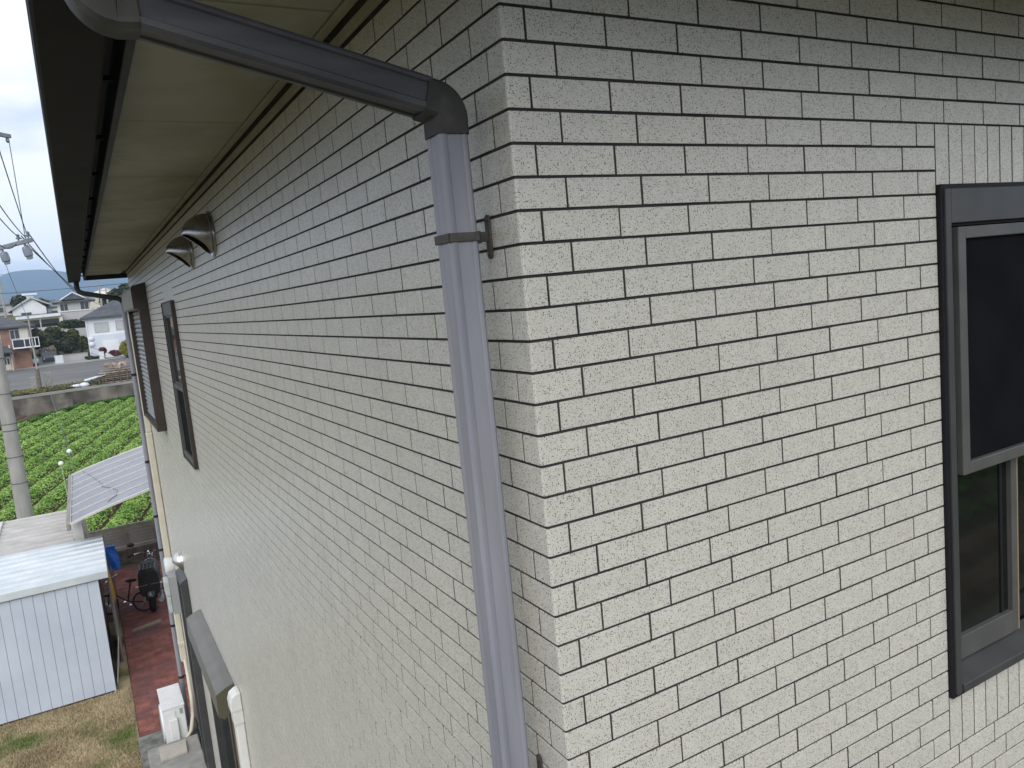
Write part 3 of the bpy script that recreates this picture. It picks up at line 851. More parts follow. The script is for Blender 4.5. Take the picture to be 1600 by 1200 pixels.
# ------------------------------------------------ slim sash window on the side wall
t0, t1, z0, z1 = WIN_S
win = ringbox(MB(Lmap), t0, t1, z0, z1, 0.016, 0.016, 0.012, 0.012, -0.10, 0.032).build('window', 'shutter_frame', house, bevel=0.0012)
ringbox(MB(Lmap), t0 + .016, t1 - .016, z0 + .012, z1 - .012, 0.03, 0.03, 0.03, 0.105, -0.09, 0.024).build('frame', 'frame', win, bevel=0.002)
zm = -1.08
ringbox(MB(Lmap), t0 + .047, t1 - .047, zm, z1 - .118, 0.022, 0.022, 0.04, 0.02, -0.02, 0.012).build('sash', 'frame', win, bevel=0.002)
MB(Lmap).box(t0 + .069, t1 - .069, -0.002, 0.004, zm + .04, z1 - .138).build('pane', 'glass', win)
ringbox(MB(Lmap), t0 + .047, t1 - .047, z0 + .043, zm + .02, 0.03, 0.03, 0.03, 0.035, 0.0, 0.028).build('screen_frame', 'sash', win, bevel=0.002)
MB(Lmap).box(t0 + .077, t1 - .077, 0.006, 0.008, z0 + .073, zm - .015).build('insect_screen', 'screen', win)
MB(Lmap).box(t0 - .05, t1 + .05, -0.30, -0.13, z0 - .05, z1 + .05).build('room_behind', 'room', win)

# ------------------------------------------------ roller shutters (upper and lower)
def shutter(S, boxh, bd, gd, nsl, mf='shutter_frame', mb='shutter_box', ms='slat'):
    t0, t1, z0, z1 = S
    pr = [(0.002, z1 - boxh), (bd - 0.01, z1 - boxh), (bd, z1 - boxh + 0.02), (bd, z1 - 0.06), (bd - 0.02, z1 - 0.03), (0.002, z1)]
    sh = MB(Lmap).prism(pr, 'x', t0 + .0045, t1).build('shutter', mb, house, bevel=0.003)
    MB(Lmap).prism(pr, 'x', t0, t0 + .004).build('box_end', mf, sh)
    for a in (t0, t1 - 0.07):
        MB(Lmap).box(a, a + 0.07, 0.002, gd, z0, z1 - boxh - .0005).build('guide_rail', mf, sh, bevel=0.003)
    MB(Lmap).box(t0 + .071, t1 - .071, 0.002, gd - 0.005, z0, z0 + 0.035).build('bottom_rail', mf, sh, bevel=0.002)
    zz0, zz1 = z0 + 0.037, z1 - boxh
    hgt = (zz1 - zz0) / nsl
    me = None
    for k in range(nsl):
        za = zz0 + k * hgt
        if me is None:
            b = MB(Lmap)
            d = gd - 0.055
            b.prism([(d - 0.012, za), (d, za + .003), (d + 0.012, za + hgt * .5), (d, za + hgt - .006), (d - 0.012, za + hgt - .001)], 'x', t0 + 0.0715, t1 - 0.0715)
            o = b.build('slat', ms, sh); me = o.data
        else:
            o = bpy.data.objects.new('slat', me); col.objects.link(o); o.parent = sh
            o.location = (0, 0, k * hgt)
    return sh
shutter(SHUT, 0.28, 0.15, 0.10, 24)
shutter(SHUT2, 0.10, 0.085, 0.08, 34, 'frame', 'frame', 'frame')

# ------------------------------------------------ ground-floor window under a deep hood
t0, t1, z0, z1 = HOODW
hw = ringbox(MB(Lmap), t0 + .03, t1 - .03, z0, z1 - .20, 0.05, 0.05, 0.05, 0.05, -0.08, 0.035).build('window', 'frame', house, bevel=0.002)
for a, c in ((t0 + .081, (t0 + t1) / 2), ((t0 + t1) / 2 + .0, t1 - .081)):
    ringbox(MB(Lmap), a, c - .002, z0 + .05, z1 - .25, 0.04, 0.04, 0.06, 0.04, -0.05, -0.02).build('sash', 'frame', hw, bevel=0.002)
    MB(Lmap).box(a + .04, c - .042, -0.04, -0.036, z0 + .11, z1 - .29).build('pane', 'glass', hw)
MB(Lmap).box(t0 + .62, t0 + .635, -0.02, -0.006, z0 + .11, z1 - .29).build('weather_strip', 'beige_strip', hw)
MB(Lmap).box(t0 - .02, t1 + .02, -0.30, -0.13, z0 - .02, z1).build('room_behind', 'room', hw)
pr = [(0.001, z1), (0.07, z1 - .02), (0.15, z1 - .06), (0.155, z1 - .25), (0.11, z1 - .285), (0.03, z1 - .22), (0.001, z1 - .21)]
hd = MB(Lmap).prism(pr, 'x', t0 + .004, t1).build('window_hood', 'hood', house, bevel=0.004)
MB(Lmap).prism(pr, 'x', t0, t0 + .0038).build('hood_end', 'hood_end', hd)

# ================================================================== DOWNPIPES
def pipe_profile(h=0.0308, g=0.0024):
    # square rainwater pipe with a rib near each corner
    q = [(-h, -h + .006), (-h, -h * .52), (-h + g, -h * .42), (-h + g * .6, h * .30), (-h + g, h * .55), (-h, h * .64), (-h, h - .006), (-h + .006, h)]
    out = []
    for k in range(4):
        a = -k * math.pi / 2
        ca, sa = round(math.cos(a)), round(math.sin(a))
        out += [(x * ca - y * sa, x * sa + y * ca) for x, y in q]
    return out
def sweep_xz(b, pts, y, prof):
    """sweep in the plane y=const, profile axes: in-plane normal and y"""
    P = [Vector((x, y, z)) for x, z in pts]; fr = []
    for i in range(len(P)):
        d = (P[min(i + 1, len(P) - 1)] - P[max(i - 1, 0)]).normalized()
        n_ = Vector((d.z, 0, -d.x))
        s_ = 1.0
        fr.append((n_, Vector((0, 1, 0))))
    b.sweep(prof, P, fr)
    return b
def arc(cx, cz, r, a0, a1, n=9):
    return [(cx + r * math.cos(R(a0 + (a1 - a0) * i / n)), cz + r * math.sin(R(a0 + (a1 - a0) * i / n))) for i in range(n + 1)]
PX, PY = -0.0715, 0.113
dp = thing('downpipe', (PX, PY, G), 'lavender-grey square downpipe running down beside the near corner of the tiled house', 'downpipe')
slope = -13.2     # degrees, falling towards the wall
# lower elbow: from sloping run to vertical
ang = math.atan2(-0.118, 0.49)
e1 = [(-0.118, -0.138), (-0.102, -0.142)] + arc(-0.105, -0.176, 0.034, 90 - 13, 0, 8)[1:] + [(-0.0715, -0.185), (-0.0715, -0.206)]
run0 = (-0.592, -0.0205)
sweep_xz(MB(), [run0, (-0.112, -0.1365)], PY, pipe_profile(0.0325, 0.0036)).build('sloping_pipe', 'pipe_shaded', dp, smooth=True)
sweep_xz(MB(), [(PX, -0.195), (PX, G + 0.02)], PY, pipe_profile()).build('pipe', 'pipe', dp, smooth=True)
def elbow_profile(h=0.0335):
    c = 0.007
    return [(-h, -h + c), (-h, h - c), (-h + c, h), (h - c, h), (h, h - c), (h, -h + c), (h - c, -h), (-h + c, -h)]
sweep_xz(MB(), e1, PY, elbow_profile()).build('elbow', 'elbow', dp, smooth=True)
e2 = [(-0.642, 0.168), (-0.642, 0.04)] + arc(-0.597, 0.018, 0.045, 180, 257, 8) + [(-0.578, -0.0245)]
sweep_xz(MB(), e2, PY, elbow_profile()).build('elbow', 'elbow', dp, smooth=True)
for zb in (-0.395, -1.525, -2.55, -3.6, -4.7, -5.8):
    h = 0.0316
    b = MB()
    sq = [(-h, -h), (h, -h), (h, h), (-h, h)]
    for (ax, ay), (bx, by) in zip(sq, sq[1:] + sq[:1]):
        lo = (min(ax, bx), min(ay, by)); hi = (max(ax, bx), max(ay, by))
        b.box(PX + lo[0] - .0018, PX + hi[0] + .0018, PY + lo[1] - .0018, PY + hi[1] + .0018, zb - 0.0085, zb + 0.0085)
    b.box(PX + h, -0.004, PY - 0.004, PY + 0.004, zb - 0.009, zb + 0.010)
    b.box(PX + h + .002, PX + h + .016, PY - 0.009, PY + 0.009, zb - 0.012, zb + 0.012)
    br = b.build('bracket', 'bracket', dp, bevel=0.0015)
    pl = MB()
    pts = [(0.0085 * math.cos(R(a)), 0.034 + 0.0085 * math.sin(R(a))) for a in range(0, 181, 30)] + [(0.0085 * math.cos(R(a)), -0.034 + 0.0085 * math.sin(R(a))) for a in range(180, 361, 30)]
    pl.prism([(PY + a, zb + c) for a, c in pts], 'x', -0.006, -0.0005)
    pl.build('wall_plate', 'bracket', br, bevel=0.001)
    for s_ in (-1, 1):
        MB().lathe((-0.006, PY, zb + s_ * 0.033), (-1, 0, 0), [(0, 0.0048), (0.002, 0.0044), (0.003, 0.002)], 10).build('screw', 'bracket', br)

# far downpipes
dp = thing('downpipe', (-0.10, 10.78, G), 'lavender downpipe at the far end of the side wall, fed by a dark swan-neck', 'downpipe')
MB().tube([(-0.10, 10.78, -0.18), (-0.10, 10.78, G + .02)], 0.033, 10).build('pipe', 'pipe', dp, smooth=True)
MB().tube([(-0.62, 11.2, 0.165), (-0.62, 11.2, 0.06), (-0.60, 11.17, 0.015), (-0.55, 11.13, -0.01), (-0.16, 10.84, -0.125), (-0.12, 10.80, -0.145), (-0.10, 10.78, -0.19)], 0.034, 10).build('elbow', 'fascia', dp, smooth=True)
for zb in (-1.2, -2.45, -3.25, -3.75, -4.9, -5.7):
    MB().lathe((-0.10, 10.78, zb - .018), (0, 0, 1), [(0, 0.037), (0.036, 0.037)], 12).box(-0.10, -0.002, 10.775, 10.785, zb - .01, zb + .01).build('bracket', 'fascia', dp)
dp = thing('drainpipe', (-0.045, 10.52, G), 'cream drainpipe on the far corner of the side wall', 'drainpipe')
MB().box(-0.078, -0.004, 10.46, 10.56, -2.0, -0.36).build('upper_pipe', 'cream', dp, bevel=0.014, seg=3)
MB().box(-0.086, -0.004, 10.44, 10.57, -5.35, -2.0).build('pipe', 'cream', dp, bevel=0.016, seg=3)
MB().box(-0.090, -0.003, 10.43, 10.58, -5.12, -5.05).build('collar', 'cream', dp, bevel=0.01)

# white conduit cover at the lower edge of the view
cv = thing('pipe_cover', (-0.04, 5.05, G), 'white plastic pipe cover with a rounded cap, on the wall beside the window hood', 'pipe cover')
MB().box(-0.072, -0.001, 4.99, 5.10, -5.9, -3.66).build('cover', 'white_pvc', cv, bevel=0.012, seg=3)
MB().box(-0.080, -0.001, 4.982, 5.108, -3.72, -3.60).build('collar', 'white_pvc', cv, bevel=0.008, seg=3)
b = MB(); b.prism([(-0.001, -3.61), (-0.092, -3.61), (-0.092, -3.53), (-0.076, -3.48), (-0.03, -3.455), (-0.001, -3.455)], 'y', 4.975, 5.115)
b.build('cap', 'white_pvc', cv, bevel=0.012, seg=3)

# ================================================================== VENT HOODS
def vent(name, c, m, label, group, Rr=0.125, D=0.145):
    o = thing(name, c, label, 'vent hood', group)
    b = MB()
    nd, nphi = 18, 22
    vs = []; fs = []
    for i in range(nd):
        s = i / (nd - 1)
        d = 0.012 + D * math.sin(s * math.pi / 2)
        r = Rr * 0.92 * math.cos(s * math.pi / 2 * 0.985)
        zc = -Rr * 0.92 * (1 - math.sin(s * math.pi / 2)) ** 1.5 + 0.004
        ph0 = math.asin(max(-1, min(0.95, zc / max(r, 1e-4))))
        for k in range(nphi + 1):
            ph = ph0 + (math.pi - 2 * ph0) * k / nphi
            vs.append((c[0] - d, c[1] + r * math.cos(ph), c[2] + r * math.sin(ph)))
    for i in range(nd - 1):
        for k in range(nphi):
            a = i * (nphi + 1) + k
            fs.append((a, a + 1, a + nphi + 2, a + nphi + 1))
    h = b.add(vs, fs).build('hood', m, o, smooth=True)
    md = h.modifiers.new('solid', 'SOLIDIFY'); md.thickness = 0.003; md.offset = -1
    MB().lathe((c[0] - 0.001, c[1], c[2]), (-1, 0, 0), [(0, Rr), (0.010, Rr), (0.014, Rr * 0.985), (0.015, Rr * 0.9)], 32).build('flange', m, o, smooth=True)
    MB().lathe((c[0] - 0.017, c[1], c[2]), (-1, 0, 0), [(0, Rr * 0.80), (0.004, Rr * 0.8)], 24).build('grille', 'dark', o)
    return o
vent('vent_hood', (0, 3.32, -0.05), 'steel', 'nearer of the two brushed steel vent hoods under the eaves', 'steel vent hoods under the eaves')
vent('vent_hood', (0, 4.22, -0.068), 'steel', 'farther of the two brushed steel vent hoods under the eaves', 'steel vent hoods under the eaves', 0.118, 0.14)
vent('vent_hood', (0, 8.74, -3.39), 'silver', 'bright silver vent hood low on the far end of the side wall', None, 0.125, 0.10)

# round white cap, meter boxes
wc = thing('round_vent', (0, 10.22, -3.85), 'round white vent cap by the cream drainpipe', 'vent')
MB().lathe((-0.002, 10.22, -3.85), (-1, 0, 0), [(0, 0.10), (0.03, 0.115), (0.085, 0.125), (0.11, 0.12), (0.12, 0.09), (0.122, 0.0)], 28).build('cap', 'meter_disc', wc, smooth=True)
mb = thing('electric_meter', (0, 9.98, -4.2), 'grey electricity meter in its box beside the far drainpipe', 'meter')
MB().box(-0.175, -0.113, 9.86, 10.10, -4.16, -3.95).build('meter_box', 'meter_grey', mb, bevel=0.012, seg=3)
MB().box(-0.113, -0.002, 9.83, 10.12, -4.42, -3.90).build('backboard', 'ac_grey', mb, bevel=0.004)
MB().box(-0.160, -0.114, 9.87, 10.09, -4.40, -4.165).build('terminal_cover', 'meter_grey', mb, bevel=0.012, seg=3)

# ================================================================== YARD: path bricks, step, air conditioner
# stamped brick path, each row of pavers as real pieces (small in the picture, so one joined piece per surface)
b = MB()
bw, bl, gap = 0.105, 0.215, 0.006
y = 10.9; k = 0
while y < 19.75:
    x = -0.75 + (0 if k % 2 else -bl / 2)
    xr = 0.02 if y < 10.7 else 1.2
    while x < xr:
        a, c = max(x, -0.75), min(x + bl, xr)
        if c - a > 0.03:
            h = random.uniform(0, 0.004)
            b.box(a + gap / 2, c - gap / 2, y + gap / 2, y + bw - gap / 2, G - 0.02, G + 0.012 + h)
        x += bl
    y += bw; k += 1
pv = b.build('path_bricks', 'brick_path'); tag(pv, kind='stuff')
b = MB(); b.box(-0.755, 1.25, 10.6, 19.85, G - 0.05, G + 0.006); tag(b.build('path', 'path_bed'), kind='structure')
b = MB(); b.box(-0.78, -0.002, 6.0, 10.88, G - 0.05, G + 0.02); tag(b.build('concrete_apron', 'old_concrete'), kind='structure')
sp = thing('concrete_step', (-0.35, 9.0, G), 'worn grey concrete step against the side wall in front of the air conditioner', 'step')
b = MB(); b.box(-0.69, -0.06, 7.9, 9.80, G + 0.02, -6.13); b.build('step', 'concrete', sp, bevel=0.015)
sl = thing('stone_slab', (-0.4, 9.6, -6.13), 'flat beige stone slab lying on the concrete step', 'slab')
b = MB(); b.hexa([(-0.555, 9.33, -6.129), (-0.235, 9.35, -6.129), (-0.22, 9.67, -6.129), (-0.555, 9.66, -6.129)], [(-0.555, 9.33, -6.09), (-0.235, 9.35, -6.09), (-0.22, 9.67, -6.09), (-0.555, 9.66, -6.09)])
b.build('slab', 'stone_slab', sl, bevel=0.006)

ax0, ax1, ay0, ay1, az0, az1 = -0.44, -0.165, 9.90, 10.60, -6.36, -5.70
ac = thing('air_conditioner', (-0.3, 10.25, G), 'white outdoor air conditioner unit standing on the brick path by the wall', 'air conditioner')
MB().box(ax0, ax1, ay0, ay1, az0, az1 - 0.02).build('body', 'ac_white', ac, bevel=0.012, seg=3)
b = MB(); b.box(ax0 - .008, ax1 + .008, ay0 - .008, ay1 + .008, az1 - 0.022, az1)
b.build('top_panel', 'ac_white', ac, bevel=0.008, seg=3)
rib = None
for i in range(9):
    yy = ay0 + 0.06 + i * 0.072
    if rib is None:
        rib = MB().box(ax0 + .02, ax1 - .02, yy, yy + 0.02, az1 - .001, az1 + 0.004).build('rib', 'ac_white', ac, bevel=0.002); y00 = yy
    else:
        r2 = rib.copy(); col.objects.link(r2); r2.parent = ac; r2.location = (0, yy - y00, 0)
MB().box(ax0 + 0.02, ax1 - 0.12, ay0 - 0.012, ay0 - 0.0005, az0 + 0.06, az1 - .06).build('side_panel', 'ac_white', ac, bevel=0.004)
MB().box(ax0 + 0.06, ax0 + 0.17, ay0 - 0.055, ay0 - .0125, az0 + 0.14, az1 - 0.16).build('valve_cover', 'ac_white', ac, bevel=0.012, seg=3)
MB().box(ax0 + 0.085, ax0 + 0.165, ay0 - 0.07, ay0 - .0125, az0 + 0.02, az0 + 0.12).build('valve', 'ac_grey', ac, bevel=0.01)
MB().box(ax0 + 0.21, ax0 + 0.25, ay0 - 0.006, ay0 - .0005, az1 - 0.13, az1 - 0.05).build('handle', 'ac_grey', ac, bevel=0.003)
MB().lathe((ax0 - .001, (ay0 + ay1) / 2 - 0.03, (az0 + az1) / 2), (-1, 0, 0), [(0, 0.25), (0.02, 0.245), (0.024, 0.23)], 36).build('fan_ring', 'ac_white', ac, smooth=True)
b = MB()
for rr_ in (0.06, 0.10, 0.14, 0.18, 0.22): b.torus((ax0 - .028, (ay0 + ay1) / 2 - 0.03, (az0 + az1) / 2), (1, 0, 0), rr_, 0.003, 28, 5)
b.build('grille', 'ac_grey', ac)
for yy in (ay0 + 0.08, ay1 - 0.12):
    MB().box(ax0 - 0.02, ax1 + 0.02, yy, yy + 0.05, G + 0.015, az0 - .0005).build('foot', 'ac_grey', ac)
hs = thing('refrigerant_pipe', (-0.1, 9.9, G), 'cream wrapped refrigerant pipe curving from the air conditioner up the wall', 'pipe')
MB().tube([(-0.30, 9.83, -6.18), (-0.22, 9.80, -6.17), (-0.13, 9.86, -6.10), (-0.075, 9.98, -5.95), (-0.05, 10.12, -5.75), (-0.04, 10.25, -5.5), (-0.04, 10.38, -5.3)], 0.024, 10).build('pipe', 'cream', hs, smooth=True)
MB().tube([(-0.31, 9.845, -6.22), (-0.20, 9.84, -6.25), (-0.10, 9.90, -6.32), (-0.08, 9.95, -6.42)], 0.012, 8).build('drain_hose', 'cream', hs, smooth=True)
hz = thing('garden_hose', (-0.03, 9.0, G), 'thin dark teal hose hanging along the wall beside the concrete step', 'hose')
MB().tube([(-0.035, 9.75, -6.02), (-0.03, 9.5, -6.05), (-0.03, 9.1, -6.22), (-0.03, 8.7, -6.38), (-0.035, 8.3, -6.44)], 0.012, 8).build('hose', 'hose', hz, smooth=True)

# ================================================================== WHITE STORAGE SHED
sy0, sy1, sx0, sx1 = 12.76, 15.45, -3.3, -0.985
zr0 = -4.55
sh = thing('storage_shed', (-2, 14, G), 'white panelled metal storage shed with a pale ribbed roof, on the dry lawn', 'shed')
MB().box(sx0, sx1 - 0.02, sy0 + 0.012, sy1, G, zr0).build('body', 'shed_dark', sh)
pw = 0.152; pm = None
x = sx1 - 0.155
i = 0
while x > sx0 - 0.01:
    if pm is None:
        pobj = MB().prism([(x + 0.002, sy0 + .012), (x + .002, sy0 + .003), (x + .006, sy0), (x + pw - .006, sy0), (x + pw - .002, sy0 + .003), (x + pw - .002, sy0 + .012)], 'z', G + 0.03, zr0 - 0.005).build('panel', 'shed_white', sh); pm = pobj.data; xx0 = x
    else:
        o = bpy.data.objects.new('panel', pm); col.objects.link(o); o.parent = sh; o.location = (x - xx0, 0, 0)
    x -= pw
MB().box(sx1 - 0.02, sx1 + 0.004, sy0 - 0.004, sy0 + 0.03, G, zr0 - .002).build('corner_post', 'shed_white', sh, bevel=0.003)
MB().box(sx1 - 0.0195, sx1 - .005, sy0 + 0.031, sy0 + 0.07, G, zr0 - .002).build('door_jamb', 'shed_green', sh)
MB().box(sx1 - 0.018, sx1 - 0.004, sy0 + 0.08, (sy0 + sy1) / 2, G + .05, zr0 - .05).build('door', 'shed_dark', sh)
MB().box(sx1 - 0.018, sx1 + 0.012, (sy0 + sy1) / 2 - .03, sy1 - .05, G + .05, zr0 - .05).build('door', 'shed_dark', sh)
MB().box(sx1 - 0.02, sx1 + 0.02, sy0 + 0.03, sy1, G, G + .045).build('threshold', 'alu_grey', sh)
rf = MB().hexa([(sx0 - .05, sy0 - .05, zr0 + .012), (sx1 + .16, sy0 - .05, zr0 + .012), (sx1 + .16, sy1 + .1, zr0 - .05), (sx0 - .05, sy1 + .1, zr0 - .05)],
               [(sx0 - .05, sy0 - .05, zr0 + .14), (sx1 + .16, sy0 - .05, zr0 + .14), (sx1 + .16, sy1 + .1, zr0 + .05), (sx0 - .05, sy1 + .1, zr0 + .05)]).build('roof', 'shed_roof', sh, bevel=0.012, seg=3)
nr = 8
for k in range(1, nr):
    yy = sy0 - .05 + (sy1 - sy0 + .15) * k / nr
    zz = zr0 + .14 - .09 * k / nr
    MB().prism([(yy - .045, zz - .004), (yy - .02, zz + .032), (yy + .02, zz + .030), (yy + .045, zz - .006)], 'x', sx0 - .04, sx1 + .15).build('roof_rib', 'shed_roof', rf)
MB().box(sx1 + .1602, sx1 + .165, sy0 - .04, sy1 + .09, zr0 - .045, zr0 + .07).build('edge_trim', 'shed_green', rf)
# board leaning against the shed's open side
lb = thing('leaning_sheet', (-0.9, 13.2, G), 'thin grey sheet leaning against the open side of the white shed', 'sheet')
MB().hexa([(-0.965, 12.84, G + .005), (-0.875, 13.95, G + .005), (-0.885, 13.95, G + .005), (-0.975, 12.84, G + .005)], [(-0.945, 12.83, -6.36), (-0.835, 13.95, -6.0), (-0.845, 13.95, -6.0), (-0.955, 12.83, -6.36)]).build('sheet', 'alu_grey', lb)
MB().tube([(-0.945, 12.83, -6.355), (-0.835, 13.95, -5.995)], 0.008, 6).build('edge', 'alu', lb)
yb = thing('yellow_board', (-0.85, 15.6, G), 'yellow board leaning at the back corner of the white shed', 'board')
MB().hexa([(-0.845, 15.62, -5.95), (-0.775, 16.05, -5.95), (-0.79, 16.06, -5.95), (-0.86, 15.63, -5.95)], [(-0.885, 15.60, -4.98), (-0.855, 15.92, -4.98), (-0.87, 15.93, -4.98), (-0.90, 15.61, -4.98)]).build('board', 'yellow', yb)
MB().hexa([(-0.835, 15.62, G + .013), (-0.775, 16.05, G + .013), (-0.81, 16.07, G + .013), (-0.87, 15.64, G + .013)], [(-0.845, 15.62, -5.951), (-0.775, 16.05, -5.951), (-0.79, 16.06, -5.951), (-0.86, 15.63, -5.951)]).build('foot', 'wood', yb)
gb = thing('grey_board', (-0.84, 14.8, G), 'long grey board propped along the open side of the white shed', 'board')
MB().hexa([(-0.815, 13.98, G + .005), (-0.80, 15.58, G + .005), (-0.83, 15.58, G + .005), (-0.845, 13.98, G + .005)], [(-0.835, 13.98, -6.02), (-0.855, 15.58, -5.15), (-0.88, 15.58, -5.15), (-0.86, 13.98, -6.02)]).build('board', 'alu_grey', gb)

# second shed behind
s2 = thing('garden_shed', (-2.5, 17, G), 'second shed with a beige ribbed roof behind the white one', 'shed')
bx0, bx1, by0, by1, bz = -4.2, -1.33, 15.95, 18.75, -4.66
MB().box(bx0 + .1, bx1 - .12, by0 + .08, by1 - .1, G, bz - .03).build('wall', 'roof_beige', s2)
bx0 = -2.70
MB().box(-2.62, bx1 - .1, by0 + .076, by0 + .079, bz - .14, bz - .05).build('vent_slot', 'dark', s2)
rf = MB().hexa([(bx0, by0, bz - .03), (bx1, by0, bz - .03), (bx1, by1, bz + .02), (bx0, by1, bz + .02)], [(bx0, by0, bz + .04), (bx1, by0, bz + .04), (bx1, by1, bz + .10), (bx0, by1, bz + .10)]).build('roof', 'roof_beige', s2, bevel=0.008)
for k in range(1, 9):
    yy = by0 + (by1 - by0) * k / 9; zz = bz + .04 + .06 * k / 9
    MB().prism([(yy - .05, zz - .004), (yy - .02, zz + .026), (yy + .02, zz + .027), (yy + .05, zz - .002)], 'x', bx0 + .01, bx1 - .01).build('roof_rib', 'roof_beige', rf)
MB().beam((bx0 - .02, by0, bz + .05), (bx0 - .02, by1, bz + .11), 0.06, 0.10).build('edge_trim', 'alu', rf)
MB().beam((bx0, by1 + .02, bz + .09), (bx1, by1 + .02, bz + .09), 0.05, 0.09).build('edge_trim', 'alu', rf)

# ================================================================== CARPORT
cp = thing('carport', (-1.2, 17.4, G), 'carport with an arched translucent ribbed roof beside the back garden', 'carport')
def arch(t):                     # t 0..1 along +x from the gutter side
    x = -1.30 + 2.75 * t
    z = -4.02 + 0.66 * (t ** 0.85) + 0.02
    return x, z
cy0, cy1 = 14.75, 20.15
NP = 7
for k in range(NP):
    a = cy0 + (cy1 - cy0) * k / NP + .012; c = cy0 + (cy1 - cy0) * (k + 1) / NP - .012
    b = MB(); vs = []; fs = []
    for i in range(13):
        x, z = arch(i / 12); vs += [(x, a, z), (x, c, z)]
    fs = [(2 * i, 2 * i + 1, 2 * i + 3, 2 * i + 2) for i in range(12)]
    o = b.add(vs, fs).build('panel', 'polycarb', cp)
    md = o.modifiers.new('solid', 'SOLIDIFY'); md.thickness = 0.006
for k in range(NP + 1):
    y = cy0 + (cy1 - cy0) * k / NP
    pts = [arch(i / 12) for i in range(13)]
    b = MB(); w = 0.011 if 0 < k < NP else 0.03
    h = 0.02 if 0 < k < NP else 0.03
    prof = [(-h * .4, -w), (h, -w), (h, w), (-h * .4, w)]
    sweep_xz(b, pts, y, [(-p, q) for p, q in prof])
    b.build('rafter', 'alu', cp)
MB().box(-1.37, -1.305, cy0 - .03, cy1 + .03, -4.10, -3.97).build('gutter', 'alu_grey', cp, bevel=0.01)
MB().box(-1.304, -1.295, cy0 - .02, cy1 + .02, -3.995, -3.975).build('edge_trim', 'alu', cp)
for y in (15.75, 19.3):
    MB().box(-1.31, -1.14, y - .07, y + .07, G, -4.07).build('post', 'alu', cp, bevel=0.008)
    MB().beam((-1.2, y, -4.12), (0.9, y, -3.45), 0.06, 0.1).build('arm', 'alu', cp)
def loop_line(name, pts, label, r=0.012):
    pass
# dark dirt streak left by standing water, modelled as a thin raised tube
cdn = thing('dirt_streak', (-0.7, 17, -3.8), 'grey dirt streak running across the arched carport roof', 'dirt_streak')
ctl = [(0.10, 20.0), (0.16, 19.0), (0.20, 18.2), (0.24, 17.4), (0.24, 17.0), (0.30, 16.5), (0.34, 16.0), (0.33, 15.5), (0.26, 15.2)]
pts = []
for t, y in ctl:
    x, z = arch(t * .9); pts.append((x, y, z + 0.012))
MB().tube(pts, 0.009, 6).build('dirt_streak', 'ac_grey', cdn, smooth=True)

# ================================================================== BACK FENCE ON LOW BLOCK WALL
bwl = thing('block_wall', (0.5, 20.3, G), 'low dark concrete block wall under the grey slatted fence', 'wall')
fy = 20.3
bm_ = None
for r in range(2):
    x = -1.4 - (0.2 if r else 0)
    while x < 3.0:
        if bm_ is None:
            o = MB().box(-.195, .195, -.06, .06, 0, 0.186).build('block', 'block', bwl, local=True, bevel=0.006); bm_ = o
        else:
            o = bm_.copy(); col.objects.link(o); o.parent = bwl
        o.location = (x - 0.5, 0, r * 0.192 - 0.02)
        x += 0.4
MB().box(-1.6, 3.2, fy - .05, fy + .05, G - .03, G + .36).build('mortar', 'path_bed', bwl)
fn = thing('slat_fence', (0.5, fy, -6.1), 'grey aluminium fence of horizontal slats on the low block wall', 'fence')
for (a, c) in ((-1.36, -0.36), (-0.30, 0.30), (0.36, 1.3), (1.36, 2.6)):
    slm = None
    for k in range(6):
        z = -6.02 + k * 0.083
        if slm is None:
            slm = MB().box(a, c, fy - .006, fy + .006, z, z + .079).build('slat', 'fence_grey', fn, bevel=0.003); z00 = z
        else:
            o = slm.copy(); col.objects.link(o); o.parent = fn; o.location = (0, 0, z - z00)
for x in (-1.39, -0.33, 0.33, 1.33, 2.63):
    MB().box(x - .025, x + .025, fy - .03, fy + .03, -6.115, -5.50).build('post', 'alu_grey', fn, bevel=0.004)
MB().box(-1.4, 2.65, fy - .025, fy + .025, -5.515, -5.49).build('top_rail', 'fence_grey', fn, bevel=0.004)
MB().box(-1.4, 2.65, fy - .04, fy + .03, -6.114, -6.03).build('bottom_rail', 'fence_grey', fn, bevel=0.004)

# blue tarpaulin bundle
tp = thing('tarpaulin', (-0.74, 19.4, G), 'crumpled bright blue tarpaulin hanging by the block wall behind the shed', 'tarpaulin')
N1, N2 = 16, 20; vs = []; fs = []
for j in range(N2):
    t = j / (N2 - 1); z = G + 0.16 + t * 0.60
    for i in range(N1):
        a = 2 * math.pi * i / N1
        rx = 0.085 + 0.05 * t + 0.03 * math.sin(3 * a + 5 * t) + random.uniform(-.014, .014)
        ry = 0.06 + 0.03 * math.cos(2 * a + 7 * t) + random.uniform(-.01, .01)
        vs.append((-0.76 + 0.06 * (1 - t) + rx * math.cos(a), 19.4 + ry * math.sin(a), z))
for j in range(N2 - 1):
    for i in range(N1):
        fs.append((j * N1 + i, j * N1 + (i + 1) % N1, (j + 1) * N1 + (i + 1) % N1, (j + 1) * N1 + i))
fs.append(tuple(range((N2 - 1) * N1, N2 * N1))); fs.append(tuple(range(N1 - 1, -1, -1)))
MB().add(vs, fs).build('sheet', 'tarp_blue', tp, smooth=True)

pk = thing('plank', (-0.33, 15.3, G + .016), 'short weathered plank lying across the brick path near the motorcycle', 'plank')
MB().hexa([(-0.60, 15.20, G + .017), (-0.09, 15.33, G + .017), (-0.05, 15.50, G + .017), (-0.56, 15.34, G + .017)], [(-0.60, 15.20, G + .055), (-0.09, 15.33, G + .055), (-0.05, 15.50, G + .055), (-0.56, 15.34, G + .055)]).build('plank', 'wood', pk, bevel=0.004)

